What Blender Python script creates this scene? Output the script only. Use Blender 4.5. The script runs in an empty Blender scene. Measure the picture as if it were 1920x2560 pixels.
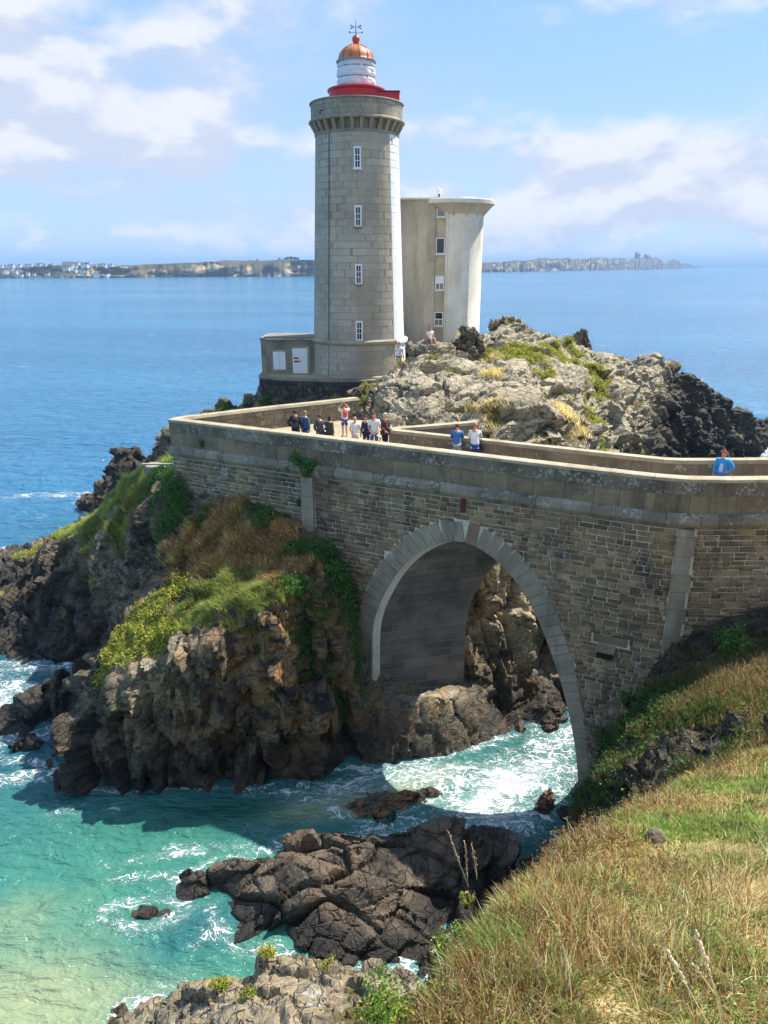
import bpy, bmesh, math, random
import numpy as np
from mathutils import Vector, Matrix
from mathutils.geometry import delaunay_2d_cdt
from mathutils.bvhtree import BVHTree

random.seed(7)
RNG = np.random.default_rng(7)
sc = bpy.context.scene
COL = sc.collection

# ------------------------------------------------------------------ camera
CAM_H = 21.5
cam_d = bpy.data.cameras.new('camera')
cam = bpy.data.objects.new('camera', cam_d)
COL.objects.link(cam)
cam.location = (0, 0, CAM_H)
cam.rotation_euler = (math.radians(90 - 18.416), 0, 0)
cam_d.sensor_width = 36
cam_d.lens = 1850 / 2560 * 36
cam_d.clip_start = 0.05
cam_d.clip_end = 60000
sc.camera = cam

# ------------------------------------------------------------------ light
SUN_EL = math.radians(56)
SUN_H = (math.cos(math.radians(31)), math.sin(math.radians(31)))   # towards the sun, right and beyond
sun_dir = Vector((SUN_H[0] * math.cos(SUN_EL), SUN_H[1] * math.cos(SUN_EL), math.sin(SUN_EL)))
sun_d = bpy.data.lights.new('sun', 'SUN')
sun = bpy.data.objects.new('sun', sun_d)
COL.objects.link(sun)
sun.rotation_euler = sun_dir.to_track_quat('Z', 'Y').to_euler()
sun_d.energy = 4.4
sun_d.angle = math.radians(0.53)
sun_d.color = (1.0, 0.95, 0.86)

sc.view_settings.view_transform = 'Standard'
sc.view_settings.look = 'None'
sc.view_settings.gamma = 1.0
sc.view_settings.exposure = 0.88
sc.view_settings.use_curve_mapping = False
sc.cycles.max_bounces = 5
sc.cycles.diffuse_bounces = 2
sc.cycles.glossy_bounces = 2
sc.cycles.transmission_bounces = 2
sc.cycles.volume_bounces = 0
sc.cycles.transparent_max_bounces = 4
sc.cycles.caustics_reflective = False
sc.cycles.caustics_refractive = False
sc.cycles.use_adaptive_sampling = True
sc.cycles.adaptive_threshold = 0.025


class NT:
    """small node-tree builder"""
    def __init__(self, tree):
        self.t = tree

    def n(self, typ, **kw):
        nd = self.t.nodes.new(typ)
        for k, v in kw.items():
            if k.startswith('i_'):
                key = k[2:]
                key = int(key) if key.isdigit() else key.replace('_', ' ')
                self.set(nd.inputs[key], v)
            else:
                setattr(nd, k, v)
        return nd

    def set(self, sock, v):
        if isinstance(v, bpy.types.NodeSocket):
            self.t.links.new(v, sock)
        elif isinstance(v, bpy.types.Node):
            self.t.links.new(v.outputs[0], sock)
        else:
            if hasattr(sock.default_value, '__len__') and len(sock.default_value) == 4 and len(v) == 3:
                v = (*v, 1)
            sock.default_value = v

    def math(self, op, a, b=None, c=None, clamp=False):
        nd = self.t.nodes.new('ShaderNodeMath'); nd.operation = op; nd.use_clamp = clamp
        for i, v in enumerate((a, b, c)):
            if v is not None:
                self.set(nd.inputs[i], v)
        return nd.outputs[0]

    def vmath(self, op, a, b=None):
        nd = self.t.nodes.new('ShaderNodeVectorMath'); nd.operation = op
        self.set(nd.inputs[0], a)
        if b is not None:
            self.set(nd.inputs[1], b)
        return nd.outputs[0]

    def noise(self, vec, scale, detail=5, rough=0.55, dist=0.0, lac=2.0):
        nd = self.t.nodes.new('ShaderNodeTexNoise')
        self.set(nd.inputs['Vector'], vec)
        nd.inputs['Scale'].default_value = scale
        nd.inputs['Detail'].default_value = detail
        nd.inputs['Roughness'].default_value = rough
        nd.inputs['Lacunarity'].default_value = lac
        nd.inputs['Distortion'].default_value = dist
        return nd.outputs['Fac']

    def vor(self, vec, scale, feature='F1', out='Distance', rnd=1.0):
        nd = self.t.nodes.new('ShaderNodeTexVoronoi'); nd.feature = feature
        self.set(nd.inputs['Vector'], vec)
        nd.inputs['Scale'].default_value = scale
        nd.inputs['Randomness'].default_value = rnd
        return nd.outputs[out]

    def step(self, v, lo, hi):
        nd = self.t.nodes.new('ShaderNodeMapRange'); nd.interpolation_type = 'SMOOTHSTEP'
        self.set(nd.inputs['Value'], v)
        nd.inputs['From Min'].default_value = lo; nd.inputs['From Max'].default_value = hi
        return nd.outputs['Result']

    def lin(self, v, lo, hi, a=0.0, b=1.0):
        nd = self.t.nodes.new('ShaderNodeMapRange')
        self.set(nd.inputs['Value'], v)
        nd.inputs['From Min'].default_value = lo; nd.inputs['From Max'].default_value = hi
        nd.inputs['To Min'].default_value = a; nd.inputs['To Max'].default_value = b
        return nd.outputs['Result']

    def mix(self, f, a, b, blend='MIX'):
        nd = self.t.nodes.new('ShaderNodeMix'); nd.data_type = 'RGBA'; nd.blend_type = blend
        self.set(nd.inputs[0], f); self.set(nd.inputs[6], a); self.set(nd.inputs[7], b)
        return nd.outputs[2]

    def ramp(self, f, stops):
        nd = self.t.nodes.new('ShaderNodeValToRGB')
        el = nd.color_ramp.elements
        while len(el) < len(stops):
            el.new(0.5)
        for e, (p, c) in zip(el, stops):
            e.position = p; e.color = (*c, 1)
        self.set(nd.inputs[0], f)
        return nd.outputs[0]

    def scale(self, vec, s):
        return self.vmath('MULTIPLY', vec, s)

    def bump(self, h, strength, dist, normal=None):
        nd = self.t.nodes.new('ShaderNodeBump')
        self.set(nd.inputs['Height'], h)
        nd.inputs['Strength'].default_value = strength
        nd.inputs['Distance'].default_value = dist
        if normal is not None:
            self.set(nd.inputs['Normal'], normal)
        return nd.outputs[0]


# ------------------------------------------------------------------ sky with clouds
w = bpy.data.worlds.new('World')
sc.world = w
w.use_nodes = True
w.cycles.sampling_method = 'MANUAL'
w.cycles.sample_map_resolution = 512
T = NT(w.node_tree)
w.node_tree.nodes.clear()
sky = T.n('ShaderNodeTexSky', sky_type='NISHITA', sun_disc=False, sun_elevation=SUN_EL,
          sun_rotation=math.atan2(SUN_H[0], SUN_H[1]), altitude=20, air_density=1.0, dust_density=0.6, ozone_density=1.6)
geo = T.n('ShaderNodeTexCoord')
dirv = geo.outputs['Generated']
sep = T.n('ShaderNodeSeparateXYZ', i_0=dirv)
dz = T.math('MAXIMUM', sep.outputs[2], 0.0)
# clouds: slope coordinates (x/y, z/y) carry the broad banks, fbm gives the billows
ya = T.math('MAXIMUM', T.math('ABSOLUTE', sep.outputs[1]), 0.05)
su = T.math('DIVIDE', sep.outputs[0], ya)
sv = T.math('DIVIDE', sep.outputs[2], ya)


def bank(u, v, ru, rv):
    a_ = T.math('DIVIDE', T.math('SUBTRACT', su, u), ru)
    b_ = T.math('DIVIDE', T.math('SUBTRACT', sv, v), rv)
    return T.math('EXPONENT', T.math('MULTIPLY', T.math('ADD', T.math('MULTIPLY', a_, a_), T.math('MULTIPLY', b_, b_)), -1.0))


stretched = T.vmath('MULTIPLY', dirv, (1.0, 1.0, 2.1))
n3 = T.noise(T.vmath('ADD', stretched, (0.15, 0.0, 0.35)), 5.0, 6, 0.54)
n3b = T.noise(T.vmath('ADD', stretched, (0.15, 0.0, 0.35 + 0.055)), 5.0, 4, 0.54)
wisp = T.noise(T.vmath('ADD', T.vmath('MULTIPLY', dirv, (1.0, 1.0, 4.5)), (1.7, 0.0, 0.1)), 2.3, 4, 0.55)
cov = T.math('ADD', n3, T.math('MULTIPLY', bank(-0.47, 0.150, 0.26, 0.070), 0.27))
cov = T.math('ADD', cov, T.math('MULTIPLY', bank(0.42, 0.100, 0.38, 0.080), 0.26))
cov = T.math('ADD', cov, T.math('MULTIPLY', bank(-0.52, 0.30, 0.20, 0.10), 0.20))
cov = T.math('ADD', cov, T.math('MULTIPLY', bank(0.42, 0.34, 0.24, 0.07), 0.17))
cov = T.math('ADD', cov, T.math('MULTIPLY', bank(0.0, 0.05, 0.9, 0.035), 0.07))
cov = T.math('SUBTRACT', cov, T.math('MULTIPLY', bank(0.0, 0.20, 0.22, 0.09), 0.10))
thick = T.math('MULTIPLY', T.step(cov, 0.51, 0.70), 0.9)
veil = T.math('MULTIPLY', T.step(T.math('ADD', T.math('MULTIPLY', wisp, 0.6), T.math('MULTIPLY', cov, 0.4)), 0.46, 0.64), 0.55)
lit = T.step(T.math('SUBTRACT', n3, n3b), -0.06, 0.07)
ccol = T.mix(lit, (2.75, 3.0, 3.7), (3.85, 3.9, 4.1))
# small bright cumulus heads low over the horizon
lowc = T.math('MULTIPLY', T.step(T.noise(T.vmath('MULTIPLY', dirv, (1.0, 1.0, 1.7)), 19.0, 4, 0.6), 0.50, 0.58),
              T.math('MULTIPLY', T.step(dz, 0.006, 0.018), T.math('SUBTRACT', 1.0, T.step(dz, 0.030, 0.062))))
# clear air: a pale blue that deepens upwards, over the physical sky
skyc = T.mix(1.0, sky.outputs[0], (0.92, 1.02, 1.10), 'MULTIPLY')
pale = T.mix(T.step(dz, 0.0, 0.40), (2.0, 2.75, 3.9), (1.15, 2.25, 3.9))
skyc = T.mix(0.82, skyc, pale)
skyc = T.mix(veil, skyc, (2.5, 2.9, 3.75))
skyc = T.mix(thick, skyc, ccol)
skyc = T.mix(T.math('MULTIPLY', lowc, 0.7), skyc, (3.8, 3.85, 4.05))
bg = T.n('ShaderNodeBackground', i_0=skyc, i_1=0.135)
outw = T.n('ShaderNodeOutputWorld', i_0=bg.outputs[0])


# ------------------------------------------------------------------ numpy noise
def _h(ix, iy, iz, s):
    n = (ix * np.uint32(374761393) + iy * np.uint32(668265263) + iz * np.uint32(2147483647) + np.uint32(s * 1013904223 & 0xffffffff))
    n = (n ^ (n >> np.uint32(13))) * np.uint32(1274126177)
    n = (n ^ (n >> np.uint32(16))) * np.uint32(2246822519)
    n = n ^ (n >> np.uint32(15))
    return (n & np.uint32(0xffffff)).astype(np.float32) / np.float32(0xffffff)


def vnoise(p, seed=0):
    f = np.floor(p); i = f.astype(np.int64).astype(np.uint32); t = (p - f).astype(np.float32)
    t = t * t * t * (t * (t * 6 - 15) + 10)
    r = 0
    for dx in (0, 1):
        wx = t[:, 0] if dx else 1 - t[:, 0]
        for dy in (0, 1):
            wy = t[:, 1] if dy else 1 - t[:, 1]
            for dz_ in (0, 1):
                wz = t[:, 2] if dz_ else 1 - t[:, 2]
                r = r + wx * wy * wz * _h(i[:, 0] + np.uint32(dx), i[:, 1] + np.uint32(dy), i[:, 2] + np.uint32(dz_), seed)
    return r * 2 - 1


def fbm(p, octv=4, seed=0, gain=0.5):
    a, s, r = 1.0, 1.0, 0
    for o in range(octv):
        r = r + a * vnoise(p * s + o * 17.3, seed + o)
        a *= gain; s *= 2.03
    return r


def ridged(p, octv=3, seed=0):
    a, s, r = 1.0, 1.0, 0
    for o in range(octv):
        r = r + a * (1 - 2 * np.abs(vnoise(p * s + o * 11.1, seed + o)))
        a *= 0.5; s *= 2.1
    return r


def worley(p, seed=0):
    """F1, F2 and the tilted-facet height of the nearest cell"""
    f = np.floor(p); fi = f.astype(np.int64)
    n = len(p)
    d1 = np.full(n, 9e9, np.float32); d2 = np.full(n, 9e9, np.float32); hgt = np.zeros(n, np.float32)
    for dx in (-1, 0, 1):
        for dy in (-1, 0, 1):
            for dz_ in (-1, 0, 1):
                c = (fi + np.array([dx, dy, dz_]))
                cu_ = c.astype(np.uint32)
                o = np.stack([_h(cu_[:, 0], cu_[:, 1], cu_[:, 2], seed + k) for k in (1, 2, 3)], 1)
                v = (p - c - o).astype(np.float32)
                d = (v * v).sum(1)
                g = np.stack([_h(cu_[:, 0], cu_[:, 1], cu_[:, 2], seed + k) for k in (4, 5, 6)], 1) - 0.5
                hh = _h(cu_[:, 0], cu_[:, 1], cu_[:, 2], seed + 7) - 0.5 + (v * g).sum(1) * 2.6
                closer = d < d1
                d2 = np.where(closer, d1, np.minimum(d2, d))
                hgt = np.where(closer, hh, hgt)
                d1 = np.where(closer, d, d1)
    return np.sqrt(d1), np.sqrt(d2), hgt


def rotm(rx, ry, rz):
    return np.array(Matrix.Rotation(rz, 3, 'Z') @ Matrix.Rotation(ry, 3, 'Y') @ Matrix.Rotation(rx, 3, 'X'))


# ------------------------------------------------------------------ object helpers
def lin_rgb(r, g, b):
    f = lambda c: (c / 255 / 12.92) if c / 255 <= 0.04045 else ((c / 255 + 0.055) / 1.055) ** 2.4
    return (f(r), f(g), f(b))


def fast_mesh(name, verts, polys, attrs=None):
    """polys: list of (n,k) int arrays"""
    me = bpy.data.meshes.new(name)
    verts = np.asarray(verts, np.float32)
    me.vertices.add(len(verts)); me.vertices.foreach_set('co', verts.ravel())
    polys = [np.asarray(p, np.int32) for p in polys if len(p)]
    nl = sum(p.size for p in polys); npoly = sum(len(p) for p in polys)
    me.loops.add(nl); me.polygons.add(npoly)
    me.loops.foreach_set('vertex_index', np.concatenate([p.ravel() for p in polys]))
    starts = []; off = 0
    for p in polys:
        starts.append(off + np.arange(len(p)) * p.shape[1]); off += p.size
    me.polygons.foreach_set('loop_start', np.concatenate(starts).astype(np.int32))
    me.update(calc_edges=True)
    if attrs:
        for k, v in attrs.items():
            v = np.asarray(v, np.float32)
            if v.ndim == 1:
                a = me.attributes.new(k, 'FLOAT', 'POINT'); a.data.foreach_set('value', v)
            else:
                if v.shape[1] == 3:
                    v = np.concatenate([v, np.ones((len(v), 1), np.float32)], 1)
                a = me.attributes.new(k, 'FLOAT_COLOR', 'POINT'); a.data.foreach_set('color', v.ravel())
    return me


def link(name, me, mat=None, parent=None, loc=None):
    o = bpy.data.objects.new(name, me)
    COL.objects.link(o)
    if me is not None and mat is not None and len(me.materials) == 0:
        for m in (mat if isinstance(mat, (list, tuple)) else [mat]):
            me.materials.append(m)
    if parent is not None:
        o.parent = parent
    if loc is not None:
        o.location = loc
    return o


def mobj(name, verts, faces, mat, parent=None, smooth=False, loc=None):
    me = bpy.data.meshes.new(name)
    me.from_pydata([tuple(v) for v in verts], [], [tuple(f) for f in faces])
    if smooth:
        me.polygons.foreach_set('use_smooth', [True] * len(me.polygons))
    return link(name, me, mat, parent, loc)


def bobj(name, bm, mat, parent=None, smooth=False, loc=None):
    me = bpy.data.meshes.new(name)
    bm.normal_update()
    bm.to_mesh(me); bm.free()
    if smooth:
        me.polygons.foreach_set('use_smooth', [True] * len(me.polygons))
    return link(name, me, mat, parent, loc)


def empty(name, loc=(0, 0, 0)):
    o = bpy.data.objects.new(name, None)
    COL.objects.link(o); o.location = loc
    return o


def tag(o, label=None, cat=None, group=None, kind=None):
    if label: o['label'] = label
    if cat: o['category'] = cat
    if group: o['group'] = group
    if kind: o['kind'] = kind
    return o


def bm_box(bm, x0, x1, y0, y1, z0, z1, bev=0.0, M=None):
    g = bmesh.ops.create_cube(bm, size=1)
    vs = g['verts']
    for v in vs:
        v.co = Vector(((x0 + x1) / 2 + v.co.x * (x1 - x0), (y0 + y1) / 2 + v.co.y * (y1 - y0), (z0 + z1) / 2 + v.co.z * (z1 - z0)))
    if bev:
        es = list({e for v in vs for e in v.link_edges})
        r = bmesh.ops.bevel(bm, geom=es, offset=bev, segments=1, affect='EDGES')
        vs = list({v for f in r['faces'] for v in f.verts} | {v for v in vs if v.is_valid})
    if M is not None:
        for v in vs:
            v.co = M @ v.co
    return vs


def bm_lathe(bm, prof, seg=32, c=(0, 0), a0=0.0, a1=2 * math.pi, caps=False):
    """prof: list of (r, z)"""
    full = abs(a1 - a0 - 2 * math.pi) < 1e-6
    n = seg if full else seg + 1
    rings = []
    for r, z in prof:
        rings.append([bm.verts.new((c[0] + r * math.cos(a0 + (a1 - a0) * i / seg), c[1] + r * math.sin(a0 + (a1 - a0) * i / seg), z)) for i in range(n)])
    for a, b in zip(rings, rings[1:]):
        for i in range(seg):
            j = (i + 1) % n
            bm.faces.new((a[i], a[j], b[j], b[i]))
    if caps and full:
        bm.faces.new(rings[0][::-1]); bm.faces.new(rings[-1])
    return rings


def bm_tube(bm, pts, r, seg=6):
    pts = [Vector(p) for p in pts]
    rr = r if hasattr(r, '__len__') else [r] * len(pts)
    rings = []
    for i, p in enumerate(pts):
        d = (pts[min(i + 1, len(pts) - 1)] - pts[max(i - 1, 0)]).normalized()
        q = d.to_track_quat('Z', 'Y')
        rings.append([bm.verts.new(p + q @ Vector((rr[i] * math.cos(2 * math.pi * k / seg), rr[i] * math.sin(2 * math.pi * k / seg), 0))) for k in range(seg)])
    for a, b in zip(rings, rings[1:]):
        for k in range(seg):
            bm.faces.new((a[k], a[(k + 1) % seg], b[(k + 1) % seg], b[k]))
    bm.faces.new(rings[0][::-1]); bm.faces.new(rings[-1])


def tube_obj(name, pts, r, mat, parent=None, seg=6):
    bm = bmesh.new(); bm_tube(bm, pts, r, seg)
    return bobj(name, bm, mat, parent, True)


def box_obj(name, x0, x1, y0, y1, z0, z1, mat, parent=None, bev=0.0, M=None):
    bm = bmesh.new(); bm_box(bm, x0, x1, y0, y1, z0, z1, bev, M)
    return bobj(name, bm, mat, parent)


# ------------------------------------------------------------------ materials
def new_mat(name):
    m = bpy.data.materials.new(name); m.use_nodes = True
    m.node_tree.nodes.clear()
    T = NT(m.node_tree)
    out = T.n('ShaderNodeOutputMaterial')
    p = T.n('ShaderNodeBsdfPrincipled')
    m.node_tree.links.new(p.outputs[0], out.inputs[0])
    return m, T, p, out


def plain(name, col, rough=0.6, metal=0.0, spec=0.5, var=0.12, vs=3.0):
    m, T, p, o = new_mat(name)
    pos = T.n('ShaderNodeNewGeometry').outputs['Position']
    n = T.noise(pos, vs, 5)
    c = T.mix(1.0, col, T.ramp(n, [(0.3, (1 - var,) * 3), (0.7, (1 + var,) * 3)]), 'MULTIPLY')
    T.set(p.inputs['Base Color'], c)
    p.inputs['Roughness'].default_value = rough; p.inputs['Metallic'].default_value = metal
    p.inputs['Specular IOR Level'].default_value = spec
    return m


def stone(name, cols, nscale=0.8, lichen=None, streak=None, rough=0.9, bump=0.5, rnd=0.35, fine=14.0, warm=None):
    """weathered stone: broad tone noise, per-block tone, lichen spots, vertical run-off streaks"""
    m, T, p, o = new_mat(name)
    pos = T.n('ShaderNodeNewGeometry').outputs['Position']
    big = T.noise(pos, nscale, 4, 0.6, 0.3)
    c = T.ramp(big, [(0.30, cols[0]), (0.5, cols[1]), (0.70, cols[2])])
    oi = T.n('ShaderNodeObjectInfo').outputs['Random']
    at = T.n('ShaderNodeAttribute', attribute_name='rnd').outputs['Fac']
    r = T.math('FRACT', T.math('ADD', oi, at))
    c = T.mix(1.0, c, T.ramp(r, [(0.0, (1 - rnd,) * 3), (1.0, (1 + rnd,) * 3)]), 'MULTIPLY')
    if warm:
        r2 = T.math('FRACT', T.math('MULTIPLY', r, 7.31))
        c = T.mix(T.math('MULTIPLY', T.step(r2, 0.62, 0.9), T.step(big, 0.38, 0.6)), c, warm)
    grain = T.noise(pos, fine, 4, 0.7)
    c = T.mix(1.0, c, T.ramp(grain, [(0.25, (0.72,) * 3), (0.75, (1.28,) * 3)]), 'MULTIPLY')
    if streak:
        sv = T.vmath('MULTIPLY', pos, (1.0, 1.0, 0.16))
        sn = T.noise(sv, streak[2], 4, 0.6, 0.2)
        c = T.mix(T.math('MULTIPLY', T.step(sn, 0.52, 0.68), streak[1]), c, streak[0])
    if lichen:
        ln = T.noise(pos, lichen[2], 5, 0.68, 0.2)
        ar = T.noise(pos, lichen[2] * 0.17, 3, 0.5)
        lm = T.step(T.math('ADD', ln, T.math('MULTIPLY', T.math('SUBTRACT', ar, 0.5), 0.5)), 0.64 - lichen[1], 0.70 - lichen[1])
        c = T.mix(T.math('MULTIPLY', lm, 0.85), c, lichen[0])
    T.set(p.inputs['Base Color'], c)
    p.inputs['Roughness'].default_value = rough
    p.inputs['Specular IOR Level'].default_value = 0.3
    T.set(p.inputs['Normal'], T.bump(grain, bump, 0.03))
    return m


M = {}
M['spandrel'] = stone('spandrel_stone', [lin_rgb(94, 81, 65), lin_rgb(134, 115, 88), lin_rgb(164, 138, 102)], 0.55,
                      lichen=((0.38, 0.37, 0.34), 0.02, 5.0), streak=((0.030, 0.032, 0.036), 0.55, 1.5), rnd=0.42, warm=lin_rgb(134, 112, 80))
M['rubble'] = stone('rubble_stone', [lin_rgb(92, 81, 67), lin_rgb(128, 111, 88), lin_rgb(160, 135, 101)], 0.8,
                    lichen=((0.36, 0.36, 0.35), 0.07, 4.0), streak=((0.03, 0.03, 0.03), 0.4, 1.5), rnd=0.4)
M['mortar'] = stone('lime_mortar', [lin_rgb(206, 198, 178), lin_rgb(222, 214, 194), lin_rgb(230, 221, 200)], 0.7,
                    streak=((0.09, 0.09, 0.09), 0.6, 0.5), rnd=0.0)
M['dressed'] = stone('dressed_granite', [lin_rgb(132, 122, 104), lin_rgb(154, 143, 124), lin_rgb(172, 160, 138)], 0.7,
                     streak=(lin_rgb(92, 84, 74), 0.5, 1.6), rnd=0.10)
M['rusty_stone'] = stone('rust_stained_granite', [lin_rgb(124, 102, 84), lin_rgb(142, 118, 98), lin_rgb(154, 132, 112)], 1.2, rnd=0.1)
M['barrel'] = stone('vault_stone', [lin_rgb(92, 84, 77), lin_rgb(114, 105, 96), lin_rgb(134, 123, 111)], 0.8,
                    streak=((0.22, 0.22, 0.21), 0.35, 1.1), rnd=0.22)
M['cornice'] = stone('cornice_granite', [lin_rgb(112, 104, 90), lin_rgb(140, 130, 112), lin_rgb(162, 150, 128)], 0.6,
                     lichen=((0.42, 0.41, 0.36), 0.06, 7.0), streak=((0.035, 0.04, 0.045), 0.6, 2.6), rnd=0.25)
M['parapet'] = stone('parapet_stone', [lin_rgb(104, 93, 76), lin_rgb(132, 118, 95), lin_rgb(154, 134, 104)], 0.7,
                     lichen=((0.30, 0.29, 0.25), 0.02, 6.0), streak=((0.05, 0.048, 0.042), 0.5, 1.8), rnd=0.18)
M['parapet_top'] = stone('parapet_upper_course', [lin_rgb(90, 83, 71), lin_rgb(114, 105, 90), lin_rgb(136, 124, 105)], 0.8,
                         lichen=((0.38, 0.37, 0.32), 0.085, 8.0), streak=((0.05, 0.05, 0.045), 0.4, 1.4), rnd=0.2)
M['coping'] = stone('coping_stone', [lin_rgb(150, 137, 112), lin_rgb(172, 158, 132), lin_rgb(188, 174, 148)], 1.5, rnd=0.10,
                    lichen=((0.30, 0.29, 0.26), -0.02, 6.0))
M['inner'] = stone('inner_parapet_stone', [lin_rgb(108, 98, 82), lin_rgb(132, 118, 96), lin_rgb(150, 134, 108)], 0.8,
                   lichen=((0.45, 0.43, 0.38), 0.03, 5.0), streak=((0.06, 0.055, 0.05), 0.35, 2.0), rnd=0.15)
M['paving'] = stone('sandy_paving', [lin_rgb(150, 136, 110), lin_rgb(170, 154, 126), lin_rgb(186, 170, 142)], 0.5, rnd=0.0)
M['tower'] = stone('tower_granite', [lin_rgb(160, 149, 131), lin_rgb(175, 164, 145), lin_rgb(187, 176, 157)], 0.4,
                   streak=(lin_rgb(150, 138, 118), 0.45, 0.4), rnd=0.075, bump=0.3)
M['tower_dark'] = stone('gallery_granite', [lin_rgb(132, 123, 106), lin_rgb(156, 145, 125), lin_rgb(178, 165, 142)], 0.6,
                        streak=(lin_rgb(98, 92, 80), 0.5, 1.2), rnd=0.12, bump=0.3)
M['tower_joint'] = stone('tower_mortar', [lin_rgb(142, 130, 111), lin_rgb(160, 148, 128), lin_rgb(180, 168, 147)], 0.5, rnd=0.0)
M['white_paint'] = plain('white_limewash', (0.82, 0.82, 0.80), 0.7, var=0.05, vs=2.0)
M['retaining'] = stone('retaining_stone', [lin_rgb(52, 50, 48), lin_rgb(70, 67, 62), lin_rgb(92, 87, 78)], 0.7,
                       lichen=((0.4, 0.39, 0.36), 0.02, 3.0), rnd=0.25)
M['annex'] = stone('annex_render', [lin_rgb(122, 114, 98), lin_rgb(142, 133, 115), lin_rgb(158, 147, 127)], 0.7,
                   streak=(lin_rgb(92, 86, 76), 0.5, 1.0), rnd=0.1, bump=0.25)
M['concrete'] = stone('cream_concrete', [lin_rgb(200, 191, 172), lin_rgb(216, 208, 190), lin_rgb(226, 219, 203)], 0.35,
                      streak=(lin_rgb(186, 168, 142), 0.5, 0.8), rnd=0.05, bump=0.12)
M['concrete_rust'] = stone('rust_streaked_concrete', [lin_rgb(146, 132, 112), lin_rgb(172, 158, 134), lin_rgb(190, 178, 154)], 0.6,
                           streak=(lin_rgb(128, 90, 58), 0.45, 1.5), rnd=0.1, bump=0.12)
M['concrete_beige'] = stone('beige_concrete', [lin_rgb(160, 148, 128), lin_rgb(182, 170, 150), lin_rgb(198, 187, 167)], 0.3,
                             streak=(lin_rgb(142, 118, 92), 0.55, 0.6), rnd=0.05, bump=0.12)
M['white'] = plain('white_painted_wood', (0.80, 0.80, 0.78), 0.5, var=0.05)
M['red'] = plain('red_paint', lin_rgb(198, 24, 40), 0.4, var=0.15)
M['copper'] = plain('orange_dome_paint', lin_rgb(206, 118, 66), 0.45, metal=0.0, var=0.2, vs=2.5)
M['copper_dark'] = plain('orange_rib_paint', lin_rgb(150, 74, 42), 0.45, var=0.2)
M['ball'] = plain('orange_red_ball_paint', lin_rgb(206, 78, 50), 0.4, var=0.15)
M['iron'] = plain('dark_iron', (0.03, 0.035, 0.045), 0.5, metal=0.3)
M['dark_glass'] = plain('dark_window_glass', (0.012, 0.015, 0.02), 0.08, spec=0.8)
M['grey_glass'] = plain('dusty_window_glass', (0.16, 0.17, 0.18), 0.12, spec=0.8)
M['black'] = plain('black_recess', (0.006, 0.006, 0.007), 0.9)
M['rust'] = plain('rusty_iron', lin_rgb(92, 48, 34), 0.85, var=0.3, vs=8)
M['roof'] = plain('grey_roof_felt', lin_rgb(128, 124, 116), 0.9, var=0.2)
M['pale_pipe'] = plain('pale_pipe', lin_rgb(176, 166, 150), 0.7)


def tarp_mat():
    m, T, p, o = new_mat('white_tarpaulin')
    pos = T.n('ShaderNodeNewGeometry').outputs['Position']
    n = T.noise(T.vmath('MULTIPLY', pos, (1, 1, 2.2)), 2.2, 4, 0.5, 0.8)
    T.set(p.inputs['Base Color'], T.ramp(n, [(0.3, (0.66, 0.67, 0.69)), (0.6, (0.80, 0.80, 0.80))]))
    p.inputs['Roughness'].default_value = 0.45
    T.set(p.inputs['Normal'], T.bump(n, 0.7, 0.12))
    return m


M['tarp'] = tarp_mat()


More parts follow.
